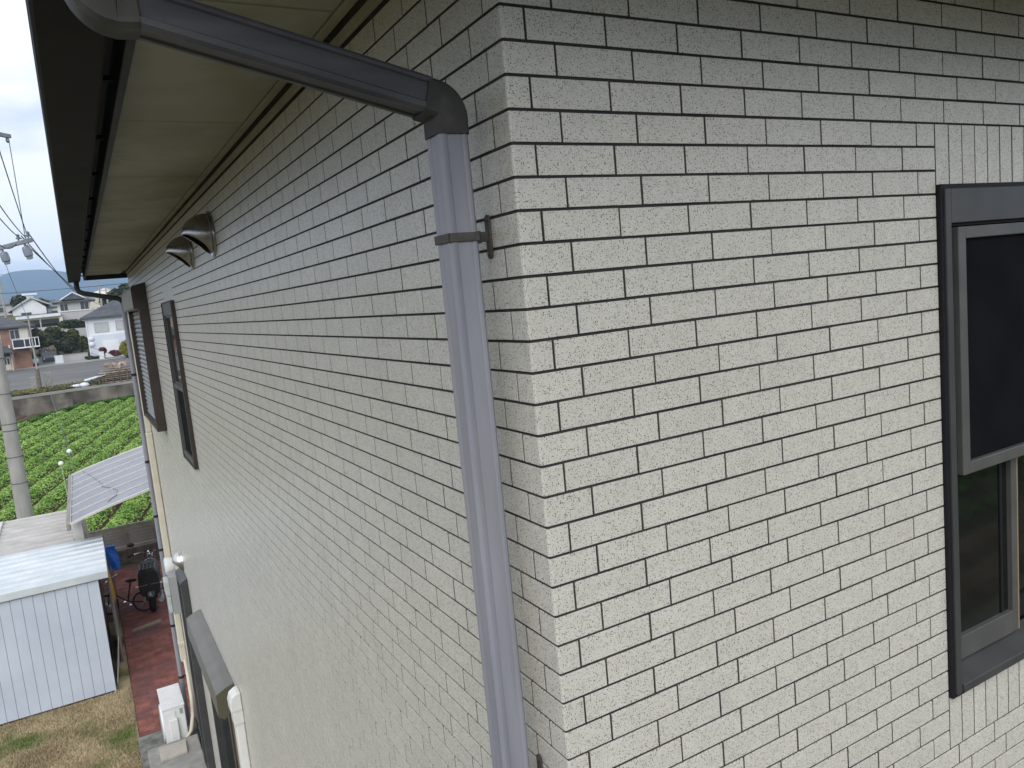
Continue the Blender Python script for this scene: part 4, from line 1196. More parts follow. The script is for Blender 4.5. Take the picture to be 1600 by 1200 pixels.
# ================================================================== MOTORCYCLE (seen from behind)
mc = thing('motorcycle', (-0.16, 15.85, G + .016), 'black motorcycle parked on the brick path, seen from behind', 'motorcycle', None, R(-6))
def wheel(yc, rad, w):
    t = MB().torus((0, yc, rad), (1, 0, 0), rad - w / 2, w / 2, 28, 8).build('wheel', 'rubber', mc, local=True, smooth=True)
    MB().torus((0, yc, rad), (1, 0, 0), rad - w * 1.02, 0.014, 26, 6).build('rim', 'chrome', t, local=True, smooth=True)
    b = MB()
    for k in range(8):
        a = k * math.pi / 4
        b.beam((0, yc, rad), (0, yc + math.cos(a) * (rad - w), rad + math.sin(a) * (rad - w)), 0.01, 0.01, (1, 0, 0))
    b.build('spokes', 'chrome', t, local=True)
    MB().lathe((-0.06, yc, rad), (1, 0, 0), [(0, 0.03), (0.02, 0.06), (0.10, 0.06), (0.12, 0.03)], 14).build('hub', 'steel_grey', t, local=True, smooth=True)
wheel(0.30, 0.30, 0.13)
wheel(1.62, 0.30, 0.11)
b = MB()   # rear mudguard
pts = [(0.30 + 0.33 * math.cos(R(a)), 0.30 + 0.33 * math.sin(R(a))) for a in range(10, 171, 16)]
vs = []; fs = []
for y, z in pts: vs += [(-0.085, y, z - .02), (-0.06, y, z), (0.06, y, z), (0.085, y, z - .02)]
for i in range(len(pts) - 1):
    for k in range(3): fs.append((i * 4 + k, i * 4 + k + 1, i * 4 + 5 + k, i * 4 + 4 + k))
o = b.add(vs, fs).build('rear_mudguard', 'black_paint', mc, local=True, smooth=True)
o.modifiers.new('solid', 'SOLIDIFY').thickness = 0.006
MB().ell((0, 1.62, 0.55), 0.07, 0.24, 0.07, 12, 8).build('front_mudguard', 'black_paint', mc, local=True, smooth=True)
b = MB(); b.prism([(0.06, 0.74), (0.10, 0.66), (0.55, 0.62), (0.80, 0.66), (0.95, 0.74), (0.85, 0.80), (0.60, 0.77), (0.30, 0.82), (0.10, 0.82)], 'x', -0.135, 0.135)
b.build('seat', 'seat', mc, local=True, bevel=0.035, seg=3)
MB().ell((0, 1.02, 0.80), 0.155, 0.26, 0.13, 16, 10).build('fuel_tank', 'black_paint', mc, local=True, smooth=True)
MB().box(-0.17, 0.17, 0.70, 1.15, 0.25, 0.55).build('engine', 'steel_grey', mc, local=True, bevel=0.05, seg=3)
b = MB()
b.tube([(0, 1.35, 0.90), (0, 1.05, 0.72), (0, 0.70, 0.64), (0, 0.15, 0.64)], 0.025, 8)
b.tube([(0, 1.33, 0.82), (0, 1.22, 0.50), (0, 1.0, 0.24), (0, 0.62, 0.24)], 0.022, 8)
b.tube([(0.09, 0.30, 0.30), (0.09, 0.65, 0.33)], 0.022, 8); b.tube([(-0.09, 0.30, 0.30), (-0.09, 0.65, 0.33)], 0.022, 8)
b.tube([(0.10, 0.32, 0.32), (0.11, 0.45, 0.64)], 0.022, 8); b.tube([(-0.10, 0.32, 0.32), (-0.11, 0.45, 0.64)], 0.022, 8)
b.build('frame', 'black_paint', mc, local=True, smooth=True)
for s_ in (-1, 1):
    MB().tube([(s_ * .09, 1.62, 0.30), (s_ * .09, 1.40, 0.72), (s_ * .09, 1.30, 0.95)], 0.022, 8).build('fork', 'chrome', mc, local=True, smooth=True)
    MB().tube([(s_ * .02, 1.30, 0.97), (s_ * .16, 1.28, 1.03), (s_ * .27, 1.20, 1.04), (s_ * .38, 1.12, 1.02)], 0.014, 8).build('handlebar', 'chrome', mc, local=True, smooth=True)
    MB().tube([(s_ * .29, 1.185, 1.04), (s_ * .385, 1.115, 1.02)], 0.022, 8).build('grip', 'rubber', mc, local=True, smooth=True)
    mi = MB().tube([(s_ * .24, 1.22, 1.04), (s_ * .27, 1.24, 1.14), (s_ * .30, 1.24, 1.21)], 0.007, 6).build('mirror', 'black_paint', mc, local=True)
    MB().ell((s_ * .32, 1.24, 1.24), 0.075, 0.022, 0.045, 14, 8).build('mirror_head', 'black_paint', mi, local=True, smooth=True)
    tsn = MB().tube([(s_ * .03, 0.06, 0.66), (s_ * .22, 0.05, 0.66)], 0.008, 6).build('indicator', 'chrome', mc, local=True)
    MB().ell((s_ * .23, 0.05, 0.66), 0.03, 0.03, 0.026, 12, 8).build('lens', 'meter_grey', tsn, local=True, smooth=True)
    MB().tube([(s_ * .12, 0.75, 0.30), (s_ * .30, 0.74, 0.30)], 0.014, 6).build('footpeg', 'rubber', mc, local=True)
MB().lathe((0, 1.44, 0.88), (0, 1, 0), [(0, 0.03), (0.02, 0.09), (0.10, 0.10), (0.12, 0.09)], 18).build('headlight', 'chrome', mc, local=True, smooth=True)
for s_ in (-.06, .06):
    MB().lathe((s_, 1.26, 1.02), (0, -0.6, 0.8), [(0, 0.045), (0.045, 0.05), (0.05, 0.04)], 16).build('gauge', 'chrome', mc, local=True, smooth=True)
MB().tube([(0.16, 1.0, 0.22), (0.17, 0.6, 0.20), (0.18, 0.45, 0.24)], 0.026, 8).tube([(0.18, 0.50, 0.235), (0.19, -0.02, 0.32)], [0.045, 0.05], 12).build('exhaust', 'steel_grey', mc, local=True, smooth=True)
MB().prism([(-.17, .42), (.17, .42), (.20, .60), (.19, .88), (.13, .98), (-.13, .98), (-.19, .88), (-.20, .60)], 'y', 0.06, 0.78).build('rear_cowl', 'seat', mc, local=True, bevel=0.04, seg=3)
MB().box(-0.05, 0.05, 0.045, 0.0595, 0.52, 0.56).build('tail_lamp', 'rubber', mc, local=True, bevel=0.006)
b = MB()
b.tube([(-.14, 0.02, 1.0), (-.14, 0.40, 1.0), (.14, 0.40, 1.0), (.14, 0.02, 1.0), (-.14, 0.02, 1.0)], 0.009, 6)
for x in (-.07, 0, .07): b.tube([(x, 0.02, 1.0), (x, 0.40, 1.0)], 0.006, 6)
b.tube([(-.10, 0.3, 0.66), (-.12, 0.30, 1.0)], 0.008, 6); b.tube([(.10, 0.3, 0.66), (.12, 0.30, 1.0)], 0.008, 6)
b.build('luggage_rack', 'black_paint', mc, local=True)
MB().tube([(-0.10, 0.85, 0.28), (-0.26, 0.72, 0.0)], 0.012, 6).build('kickstand', 'steel_grey', mc, local=True)

# small folding bicycle between shed and motorcycle
bc = thing('bicycle', (-0.62, 16.45, G + .016), 'small black bicycle leaning between the shed and the motorcycle', 'bicycle', None, R(62))
for yc in (-0.36, 0.36):
    w = MB().torus((0, yc, 0.22), (1, 0, 0), 0.20, 0.02, 24, 6).build('wheel', 'rubber', bc, local=True, smooth=True)
    b = MB()
    for k in range(10):
        a = k * math.pi / 5
        b.beam((0, yc, .22), (0, yc + .19 * math.cos(a), .22 + .19 * math.sin(a)), .004, .004, (1, 0, 0))
    b.build('spokes', 'chrome', w, local=True)
MB().tube([(0, -.36, .22), (0, -.05, .25), (0, .30, .52), (0, .36, .22)], 0.016, 8).tube([(0, -.05, .25), (0, -.16, .66)], .016, 8).tube([(0, .30, .52), (0, .27, .74)], .014, 8).build('frame', 'black_paint', bc, local=True, smooth=True)
MB().ell((0, -.18, .70), 0.07, 0.12, 0.035, 14, 8).build('saddle', 'seat', bc, local=True, smooth=True)
MB().tube([(-.24, .22, .78), (0, .27, .76), (.24, .22, .78)], 0.012, 8).build('handlebar', 'chrome', bc, local=True, smooth=True)
b = MB()
for z in (.52, .60, .68): b.tube([(-.12, .34, z), (.12, .34, z), (.12, .54, z), (-.12, .54, z), (-.12, .34, z)], .004, 5)
for x in (-.12, -.04, .04, .12):
    b.tube([(x, .34, .52), (x, .34, .68)], .004, 5); b.tube([(x, .54, .52), (x, .54, .68)], .004, 5)
b.build('basket', 'black_paint', bc, local=True)
for s_ in (-1, 1):
    MB().tube([(s_ * .03, -.05, .25), (s_ * .06, -.05 + s_ * .1, .21)], .008, 6).box(s_ * .06 - .0 if s_ > 0 else -.14, .14 if s_ > 0 else -.06, -.05 + s_ * .1 - .03, -.05 + s_ * .1 + .03, .20, .22).build('pedal', 'chrome', bc, local=True)

# ================================================================== FIELD CROPS
rows = []
P = []
D = []
perp = Vector((fd.y, -fd.x, 0))
for k in range(-14, 15):
    cx = k * 1.05
    n = int(44 / 0.26)
    for i in range(n):
        y = 21.1 + i * 0.26 + random.uniform(-.08, .08)
        x = cx + 0.22 * (y - 20.9) + random.uniform(-.04, .04)
        xl = -0.085 / 1.2 * (y + 1.2) - 0.73
        if x < xl - 5 or x > 0.045 * y + 3.5: continue
        lim = 57 + (x + 4.9) * 2.2 if x < -1 else wall_y(x) - 1.2
        if y > min(lim, wall_y(x) - 0.8): continue
        D.append((x, y, 1.0 if x > xl - 1.5 and x < 0.04 * y + 1.5 else 0.45))
D = np.array(D)
PP = []
for (x, y, dens) in D:
    n = int((300 if y < 40 else 150) * dens)
    q = np.clip(rng.normal(0, 0.20, n), -0.42, 0.42)          # across the bed
    t = rng.uniform(-0.17, 0.17, n)                           # along the bed
    hh = 0.20 + 0.08 * rng.uniform()
    z = G + 0.13 + hh * (1 - (q / 0.46) ** 2) * rng.uniform(0.45, 1.0, n) ** 0.6
    PP.append(np.stack([x + q + 0.22 * t, y + t - 0.22 * q, z], 1))
PP = np.concatenate(PP)
V, F = leaf_quads(PP, np.where(PP[:, 1] < 40, 0.031, 0.042), 0.9, 0.8)
tag(mesh_np('potato_crop', V, F, 'crop'), kind='stuff')
# grassy strip at the field edge and in front of the retaining wall
n = 26000
x = rng.uniform(-9, 14, n); y0 = np.where(x < -1, 57 + (x + 4.9) * 2.2, 0)
yy = np.where(x < -1, np.minimum(57 + (x + 4.9) * 2.2, 66 + (x + 1) * .25) + rng.uniform(-.2, .9, n), 66.2 + (x + 1) * .25 - rng.uniform(.1, 1.6, n))
z = G + rng.uniform(0, 0.35, n)
V, F = leaf_quads(np.stack([x, yy, z], 1), 0.16, 0.2, 0.35)
n2 = 24000
x = rng.uniform(-2, 3.4, n2); y = rng.uniform(20.5, 22.3, n2)
V2, F2 = leaf_quads(np.stack([x, y, G + rng.uniform(0, .30, n2)], 1), 0.05, 0.0, 0.25)
tag(mesh_np('weeds', np.concatenate([V, V2]), np.concatenate([F, F2 + len(V)]), 'crop_dark'), kind='stuff')

n = 16000
k = rng.integers(2, 20, n); xx = rng.uniform(0, 40, n)
yy = -4.2 - k * 0.9 - (xx + 6) * (6 / 66) - .36 + rng.normal(0, .14, n)
V, F = leaf_quads(np.stack([xx, yy, G + .16 + rng.uniform(0, .2, n)], 1), 0.13, .6, .8)
tag(mesh_np('vegetable_rows', V, F, 'crop_dark'), kind='stuff')
# ================================================================== RETAINING WALL, VERGE, SCRAP PILE
rw = thing('retaining_wall', (0, 66, G), 'stained concrete retaining wall at the far side of the green field', 'wall')
for (a, c) in ((-24, -12), (-12, -6.5), (-6.5, -1.6), (-1.6, 1.5), (1.5, 6), (6, 24)):
    ya, yc = wall_y(a), wall_y(c)
    MB().hexa([(a + .02, ya - .35, G - .1), (c, yc - .35, G - .1), (c, yc, G - .1), (a + .02, ya, G - .1)], [(a + .02, ya - .16, -5.12), (c, yc - .16, -5.12), (c, yc, -5.12), (a + .02, ya, -5.12)]).build('wall_panel', 'retaining', rw)
MB().hexa([(-24, wall_y(-24) - .14, G - .1), (24, wall_y(24) - .14, G - .1), (24, wall_y(24) - .02, G - .1), (-24, wall_y(-24) - .02, G - .1)], [(-24, wall_y(-24) - .145, -5.125), (24, wall_y(24) - .145, -5.125), (24, wall_y(24) - .02, -5.125), (-24, wall_y(-24) - .02, -5.125)]).build('joint_filler', 'soil', rw)
MB().hexa([(-24, wall_y(-24) - .20, -5.119), (24, wall_y(24) - .20, -5.119), (24, wall_y(24) + .2, -5.119), (-24, wall_y(-24) + .2, -5.119)], [(-24, wall_y(-24) - .20, -4.93), (24, wall_y(24) - .20, -4.93), (24, wall_y(24) + .2, -4.93), (-24, wall_y(-24) + .2, -4.93)]).build('coping', 'pavement', rw)
MB().hexa([(-24, wall_y(-24) - .48, G - .1), (-1.6, wall_y(-1.6) - .48, G - .1), (-1.6, wall_y(-1.6) - .30, G - .1), (-24, wall_y(-24) - .30, G - .1)], [(-24, wall_y(-24) - .42, -5.75), (-1.6, wall_y(-1.6) - .42, -5.75), (-1.6, wall_y(-1.6) - .30, -5.75), (-24, wall_y(-24) - .30, -5.75)]).build('lower_course', 'retaining', rw)
n = 9000
x = rng.uniform(-12, 2, n); y = 66.6 + (x + 1) * .25 + np.abs(rng.normal(0, 1.6, n))
V, F = leaf_quads(np.stack([x, y, np.array([zt(q) for q in y]) + rng.uniform(0, .16, n)], 1), 0.14, 0.2, 0.4)
tag(mesh_np('verge_grass', V, F, 'verge'), kind='stuff')

spile = thing('scrap_pile', (1.2, 68, zt(68)), 'heap of old boards and pale logs stacked on the terrace above the retaining wall', 'pile')
zb = zt(68)
for k in range(7):
    for j in range(3):
        y = 67.2 + j * 0.5
        a = -0.25 + k * 0.13 + random.uniform(-.2, .2) + (0.4 if j else 0); c = 3.9 + random.uniform(-.5, .6)
        z = zb + 0.10 + k * 0.155
        MB().beam((a, y, z + random.uniform(-.03, .03)), (c, y + random.uniform(-.1, .1), z + random.uniform(-.03, .05)), 0.3, 0.07).build('board', random.choice(['log', 'log_dark', 'log_dark', 'wood']), spile)
for k in range(8):
    a = -0.2 + k * 0.5
    MB().box(a, a + .10, 66.98, 68.6, zb + .02, zb + .55 + .08 * k).build('bearer', 'log_dark', spile)
for k in range(9):
    x = 1.3 + k * 0.33 + random.uniform(-.1, .1)
    MB().tube([(x, 66.95, zb + 1.32 + random.uniform(-.1, .14)), (x + random.uniform(-.3, .3), 68.7, zb + 1.32 + random.uniform(-.1, .14))], random.uniform(.12, .19), 9).build('log', 'log', spile)
st = thing('sheet_roofing', (-0.1, 67.1, zb), 'pale corrugated sheet lying at the left end of the scrap heap', 'sheet')
MB().hexa([(-0.65, 66.75, zb + .42), (0.85, 66.9, zb + .70), (0.85, 68.0, zb + .72), (-0.65, 67.9, zb + .45)], [(-0.65, 66.75, zb + .46), (0.85, 66.9, zb + .74), (0.85, 68.0, zb + .76), (-0.65, 67.9, zb + .49)]).build('sheet', 'sheet', st)
bgs = thing('white_sacks', (-1.0, 66.9, zb), 'low white plastic sacks lying left of the scrap heap', 'sacks')
MB().ell((-1.25, 66.9, zb + .10), .42, .3, .16, 14, 8).build('sack', 'sheet', bgs, smooth=True)
MB().ell((-0.70, 66.8, zb + .14), .36, .3, .20, 14, 8).build('sack', 'sheet', bgs, smooth=True)

# ================================================================== FAR HOUSES
def quad_roof(x0, x1, y0, y1, ze, rise, kind, over=0.5, th=0.18):
    b = MB()
    x0 -= over; x1 += over; y0 -= over; y1 += over
    if kind == 'hip':
        ins = min(x1 - x0, y1 - y0) / 2
        if x1 - x0 >= y1 - y0: ra, rb = (x0 + ins, (y0 + y1) / 2), (x1 - ins, (y0 + y1) / 2)
        else: ra, rb = ((x0 + x1) / 2, y0 + ins), ((x0 + x1) / 2, y1 - ins)
        lo = [(x0, y0, ze), (x1, y0, ze), (x1, y1, ze), (x0, y1, ze)]
        up = [(x, y, ze + th) for x, y, z in lo]
        vs = lo + up + [(ra[0], ra[1], ze + th + rise), (rb[0], rb[1], ze + th + rise)]
        fs = [(3, 2, 1, 0)] + [(i, (i + 1) % 4, 4 + (i + 1) % 4, 4 + i) for i in range(4)]
        if x1 - x0 >= y1 - y0: fs += [(4, 5, 9, 8), (5, 6, 9), (6, 7, 8, 9), (7, 4, 8)]
        else: fs += [(4, 5, 8), (5, 6, 9, 8), (6, 7, 9), (7, 4, 8, 9)]
        b.add(vs, fs)
    elif kind == 'gable_front':   # ridge runs along y, gable faces the camera
        xm = (x0 + x1) / 2
        for s_ in (0, 1):
            a = x0 if s_ == 0 else x1
            b.hexa([(a, y0, ze), (xm, y0, ze + rise), (xm, y1, ze + rise), (a, y1, ze)], [(a, y0, ze + th), (xm, y0, ze + rise + th), (xm, y1, ze + rise + th), (a, y1, ze + th)])
    else:                          # ridge along x
        ym = (y0 + y1) / 2
        for a in (y0, y1):
            b.hexa([(x0, a, ze), (x0, ym, ze + rise), (x1, ym, ze + rise), (x1, a, ze)], [(x0, a, ze + th), (x0, ym, ze + rise + th), (x1, ym, ze + rise + th), (x1, a, ze + th)])
    return b
def window(parent, x0, x1, y, z0, z1, glass='win_glass', fr='wall_grey', bars=1):
    f = MB().box(x0 - .07, x1 + .07, y - .07, y + .02, z0 - .07, z0).box(x0 - .07, x1 + .07, y - .07, y + .02, z1, z1 + .07).box(x0 - .07, x0, y - .07, y + .02, z0, z1).box(x1, x1 + .07, y - .07, y + .02, z0, z1)
    for k in range(bars):
        xm = x0 + (x1 - x0) * (k + 1) / (bars + 1)
        f.box(xm - .03, xm + .03, y - .065, y + .02, z0, z1)
    f = f.build('window', fr, parent)
    MB().box(x0, x1, y - .03, y - .01, z0, z1).build('pane', glass, f)
    return f

# white house at the road (partly behind the tiled house)
h = thing('white_house', (3.5, 103, -4.3), 'white two-storey house with a grey hipped roof beside the road', 'house')
MB().box(0.5, 9.5, 103, 111, -4.4, 0.62).build('wall', 'wall_white', h)
MB().box(0.62, 9.4, 102.93, 102.999, -4.4, -1.4).build('lower_wall', 'wall_blue', h)
quad_roof(0.5, 9.5, 103, 111, 0.60, 2.2, 'hip', 0.55).build('roof', 'roof_slate', h)
window(h, 1.35, 2.75, 103, -1.02, 0.0, 'win_curtain', 'wall_grey', 1)
window(h, 3.65, 5.1, 103, -0.95, 0.05, 'win_curtain', 'wall_grey', 1)
gd = MB().box(1.95, 3.65, 102.86, 102.925, -4.25, -2.15).build('garage_door', 'wall_white', h)
for k in range(5): MB().box(1.95, 3.65, 102.845, 102.859, -4.2 + k * .41, -4.2 + k * .41 + .38).build('slat', 'wall_white', gd)
MB().box(0.44, 0.56, 102.88, 102.99, -4.3, 0.6).build('downpipe', 'wall_white', h)
for (z) in (-1.75, -2.4):
    MB().lathe((0.78, 102.9, z), (0, -1, 0), [(0, .26), (.12, .28), (.2, .2), (.22, .0)], 16).build('dish', 'wall_white', h, smooth=True)
MB().box(1.2, 1.5, 102.5, 102.9, -4.3, -3.75).build('box', 'wall_grey', h)

# brick-coloured house at the left
h = thing('brick_house', (-9, 100, -4.3), 'orange-brown two-storey house with dark roof and white balcony, left of the bushes', 'house')
MB().box(-13.5, -5.35, 100, 108, -4.4, 0.35).build('wall', 'wall_orange', h)
MB().box(-6.1, -5.30, 99.95, 103, -1.55, 0.30).build('bay', 'wall_cream', h)
quad_roof(-13.5, -5.3, 100, 108, 0.33, 1.75, 'hip', 0.5).build('roof', 'roof_slate', h)
window(h, -6.95, -6.15, 100, -1.0, 0.05, 'win_glass', 'wall_grey', 1)
window(h, -9.3, -7.95, 100, -1.15, -0.3, 'win_curtain', 'wall_white', 0)
bal = MB().box(-6.85, -4.35, 98.9, 99.99, -1.98, -1.85).build('balcony', 'wall_white', h)
for x in (-6.85, -5.75, -5.25, -4.75, -4.40): MB().box(x, x + .07, 98.9, 98.97, -1.849, -0.95).build('post', 'wall_white', bal)
MB().box(-6.85, -4.33, 98.88, 98.98, -0.949, -0.88).build('rail', 'wall_white', bal)
for a, c in ((-6.77, -5.76), (-5.67, -5.26), (-5.17, -4.76)): MB().box(a, c, 98.92, 98.95, -1.84, -1.05).build('panel', 'car_dark', bal)
pr_ = MB().hexa([(-10.5, 98.4, -2.2), (-6.75, 98.4, -2.35), (-6.75, 99.99, -2.2), (-10.5, 99.99, -2.2)], [(-10.5, 98.4, -2.1), (-6.9, 98.4, -2.2), (-7.6, 99.99, -1.55), (-10.5, 99.99, -1.45)]).build('porch_roof', 'roof_slate', h)
MB().box(-7.05, -6.9, 98.5, 98.65, -4.4, -2.36).build('post', 'wall_orange', pr_)
dr = MB().box(-8.35, -7.35, 99.88, 99.99, -4.25, -2.75).build('door', 'wall_cream', h)
for k in range(3): MB().box(-8.2 + k * .28, -8.02 + k * .28, 99.86, 99.879, -3.6, -2.95).build('pane', 'win_glass', dr)
MB().box(-8.5, -7.2, 99.9, 99.97, -2.73, -2.45).build('transom', 'win_glass', h)
MB().box(-7.3, -7.16, 99.8, 99.98, -4.4, -1.5).build('downpipe', 'wall_cream', h)

h = thing('gabled_house', (-6.5, 150, 3), 'white gabled house high on the slope, above the white carport roof', 'house')
MB().box(-9.2, -4.4, 150, 158, 1.5, 3.75).prism([(-9.2, 3.751), (-4.4, 3.751), (-6.4, 5.45)], 'y', 150, 158).build('wall', 'wall_white', h)
b = MB()
b.hexa([(-9.9, 149.6, 3.25), (-6.3, 149.6, 5.30), (-6.3, 158.4, 5.30), (-9.9, 158.4, 3.25)], [(-9.9, 149.6, 3.48), (-6.3, 149.6, 5.62), (-6.3, 158.4, 5.62), (-9.9, 158.4, 3.48)])
b.hexa([(-6.299, 149.6, 5.30), (-3.9, 149.6, 4.10), (-3.9, 158.4, 4.10), (-6.299, 158.4, 5.30)], [(-6.299, 149.6, 5.62), (-3.9, 149.6, 4.33), (-3.9, 158.4, 4.33), (-6.299, 158.4, 5.62)])
b.build('roof', 'wall_grey', h)
MB().box(-7.6, -5.4, 152, 153.2, 5.95, 6.25).box(-7.0, -6.0, 152.3, 153, 5.4, 5.96).build('roof_tank', 'sheet', h)
window(h, -8.0, -6.6, 150, 2.2, 3.0, 'win_glass', 'wall_grey', 1)
h = thing('annex_house', (-3.6, 152, 3), 'small white annex with grey roof right of the gabled house', 'house')
MB().box(-4.3, -1.9, 153, 158, 1.5, 3.6).build('wall', 'wall_white', h)
quad_roof(-4.3, -1.9, 153, 158, 3.6, 0.8, 'gable', .3).build('roof', 'roof_grey', h)
window(h, -3.7, -2.9, 153, 2.2, 3.0)

h = thing('hip_roofed_house', (0, 141, 2.4), 'grey house with wide dark tiled roof on the upper terrace', 'house')
MB().box(-2.6, 2.0, 140, 147, 2.2, 4.0).build('wall', 'wall_cream', h)
quad_roof(-2.6, 2.1, 140, 147, 3.9, 1.25, 'hip', 0.7).build('roof', 'roof_grey', h)
MB().prism([(-2.0, 4.25), (1.4, 4.25), (-0.3, 5.3)], 'y', 139.0, 141).build('front_gable', 'roof_slate', h)
MB().beam((-2.1, 138.97, 4.3), (-0.3, 138.97, 5.36), .12, .18).beam((-0.3, 138.97, 5.36), (1.5, 138.97, 4.3), .12, .18).build('bargeboard', 'sheet', h)
window(h, -2.2, -1.2, 140, 2.6, 3.6, 'win_glass', 'wall_grey', 1)
window(h, -0.9, 0.3, 140, 2.6, 3.6, 'win_curtain', 'wall_grey', 1)
window(h, 0.6, 1.7, 140, 2.6, 3.7, 'win_glass', 'wall_grey', 1)

uw = thing('terrace_wall', (0.2, 130, 0), 'pale stone terrace wall below the hip-roofed house', 'wall')
MB().box(-2.3, 3.2, 131, 131.6, -3.6, 2.25).build('wall', 'wall_grey', uw)
MB().box(-2.35, 3.25, 130.9, 131.7, 2.251, 2.36).build('coping', 'wall_white', uw)
MB().box(-2.2, -0.2, 130.9, 130.999, -0.6, 1.05).build('opening', 'car_dark', uw)
wr = thing('white_carport', (-4.8, 130, 1), 'long flat white-edged carport roof on the terrace above the bushes', 'carport')
MB().hexa([(-7.7, 127.5, 1.62), (-2.2, 127.5, 1.70), (-2.2, 131.5, 1.75), (-7.7, 131.5, 1.72)], [(-7.7, 127.5, 2.02), (-2.2, 127.5, 2.10), (-2.2, 131.5, 2.12), (-7.7, 131.5, 2.08)]).build('roof', 'sheet', wr)
for x in (-7.4, -4.9, -2.5): MB().box(x, x + .15, 127.8, 127.95, -0.4, 1.62).build('post', 'wall_grey', wr)
tw = thing('terrace_wall', (-5, 128, 0), 'grey concrete terrace wall under the white carport roof', 'wall')
MB().box(-8.3, -2.36, 131, 131.5, -0.8, 1.4).box(-8.3, -2.36, 126.4, 126.9, -2.6, 0.25).build('wall', 'wall_grey', tw)
MB().box(-2.3, 0.9, 115.6, 116, -3.6, -0.35).build('wall', 'wall_grey', tw)
MB().box(-2.33, -2.05, 126.3, 131, -2.6, 1.5).build('pier', 'wall_cream', tw)
for k, (x, y, w, hh, lab) in enumerate([(-13.5, 190, 6, 2.4, 'low grey-roofed house behind the brick house roof'), (-11, 240, 7, 2.6, 'distant pale house under the foothill at the left'), (5.5, 170, 6, 2.4, 'yellowish house peeping over the white house roof'), (-18, 260, 8, 2.6, 'distant grey house at the left edge of the town')]):
    h = thing('distant_house', (x, y, zt(y)), lab, 'house')
    MB().box(x - w / 2, x + w / 2, y, y + 6, zt(y) - 1, zt(y) + hh).build('wall', ['wall_grey', 'wall_white', 'wall_cream', 'wall_grey'][k], h)
    quad_roof(x - w / 2, x + w / 2, y, y + 6, zt(y) + hh, 1.3, 'hip', .4).build('roof', ['roof_grey', 'roof_slate', 'wall_cream', 'roof_grey'][k], h)
    window(h, x - 1, x + .6, y, zt(y) + .9, zt(y) + 1.9)

# garden walls, gates, car
gw = thing('garden_wall', (-4, 100.5, -4.3), 'low grey garden wall along the pavement between the two houses', 'wall')
MB().box(-5.2, 0.2, 103.2, 103.5, -4.4, -3.35).build('wall', 'wall_grey', gw)
MB().box(-5.25, 0.25, 103.15, 103.55, -3.349, -3.27).build('coping', 'pavement', gw)
def gate(x, y, w, hh, label):
    g_ = thing('gate', (x, y, zt(y)), label, 'gate', 'white gates along the road')
    z = zt(y) + .12
    b = MB()
    for k in range(6): b.box(x + w * k / 5 - .035, x + w * k / 5 + .035, y - .02, y + .02, z, z + hh)
    b.build('bars', 'wall_white', g_)
    MB().box(x - .05, x + w + .05, y - .035, y - .0205, z + hh - .12, z + hh - .02).box(x - .05, x + w + .05, y - .035, y - .0205, z + .1, z + .2).build('rails', 'wall_white', g_)
    MB().box(x + .05, x + w - .05, y + .021, y + .03, z + .05, z + hh - .1).build('sheet', 'wall_white', g_)
gate(-3.15, 100.8, 0.75, 0.95, 'white slatted gate beside the parked cars')
gate(1.35, 100.6, 0.42, 0.9, 'narrow white gate in front of the white house')
def car(x, y, label, paint, rz):
    c = thing('parked_car', (x, y, zt(min(y, 100)) + .12), label, 'car', 'cars parked by the brick house', rz)
    prof = [(-1.9, .35), (-1.9, .75), (-1.75, .88), (-1.0, .95), (-.45, 1.42), (.95, 1.45), (1.55, 1.0), (1.9, .92), (1.95, .5), (1.9, .35)]
    MB().prism([(p, q) for p, q in prof], 'x', -.78, .78).build('body', paint, c, local=True, bevel=.08, seg=3)
    MB().prism([(-.93, .98), (-.43, 1.36), (.9, 1.39), (1.42, 1.02)], 'x', -.785, .785).build('side_window', 'car_dark', c, local=True)
    MB().hexa([(-.66, -1.02, .96), (.66, -1.02, .96), (.66, -.98, .93), (-.66, -.98, .93)], [(-.6, -.50, 1.40), (.6, -.50, 1.40), (.6, -.46, 1.37), (-.6, -.46, 1.37)]).build('windscreen', 'car_dark', c, local=True)
    for sx in (-.7, .7):
        for sy in (-1.2, 1.2):
            w = MB().torus((sx, sy, .3), (1, 0, 0), .22, .09, 18, 6).build('wheel', 'rubber', c, local=True)
            MB().lathe((sx - .05, sy, .3), (1, 0, 0), [(0, .2), (.1, .2)], 14).build('rim', 'steel_grey', w, local=True)
        MB().box(sx - .12 if sx > 0 else sx, sx if sx > 0 else sx + .12, -1.93, -1.88, .62, .74).build('headlight', 'lamp', c, local=True)
    return c
car(-5.9, 102.6, 'pale silver-blue car parked beside the brick house', 'car_paint', R(12))
car(-3.9, 104.8, 'dark car parked behind the far utility pole', 'car_dark', R(8))
rd = thing('red_post', (-5.35, 100.9, -4.2), 'red vending post standing by the corner of the brick house', 'post')
MB().box(-5.75, -5.1, 101.2, 101.8, -4.3, -2.5).build('cabinet', 'leaf_red', rd, bevel=.05)
MB().box(-5.65, -5.2, 101.15, 101.199, -3.3, -2.7).build('panel', 'car_dark', rd)

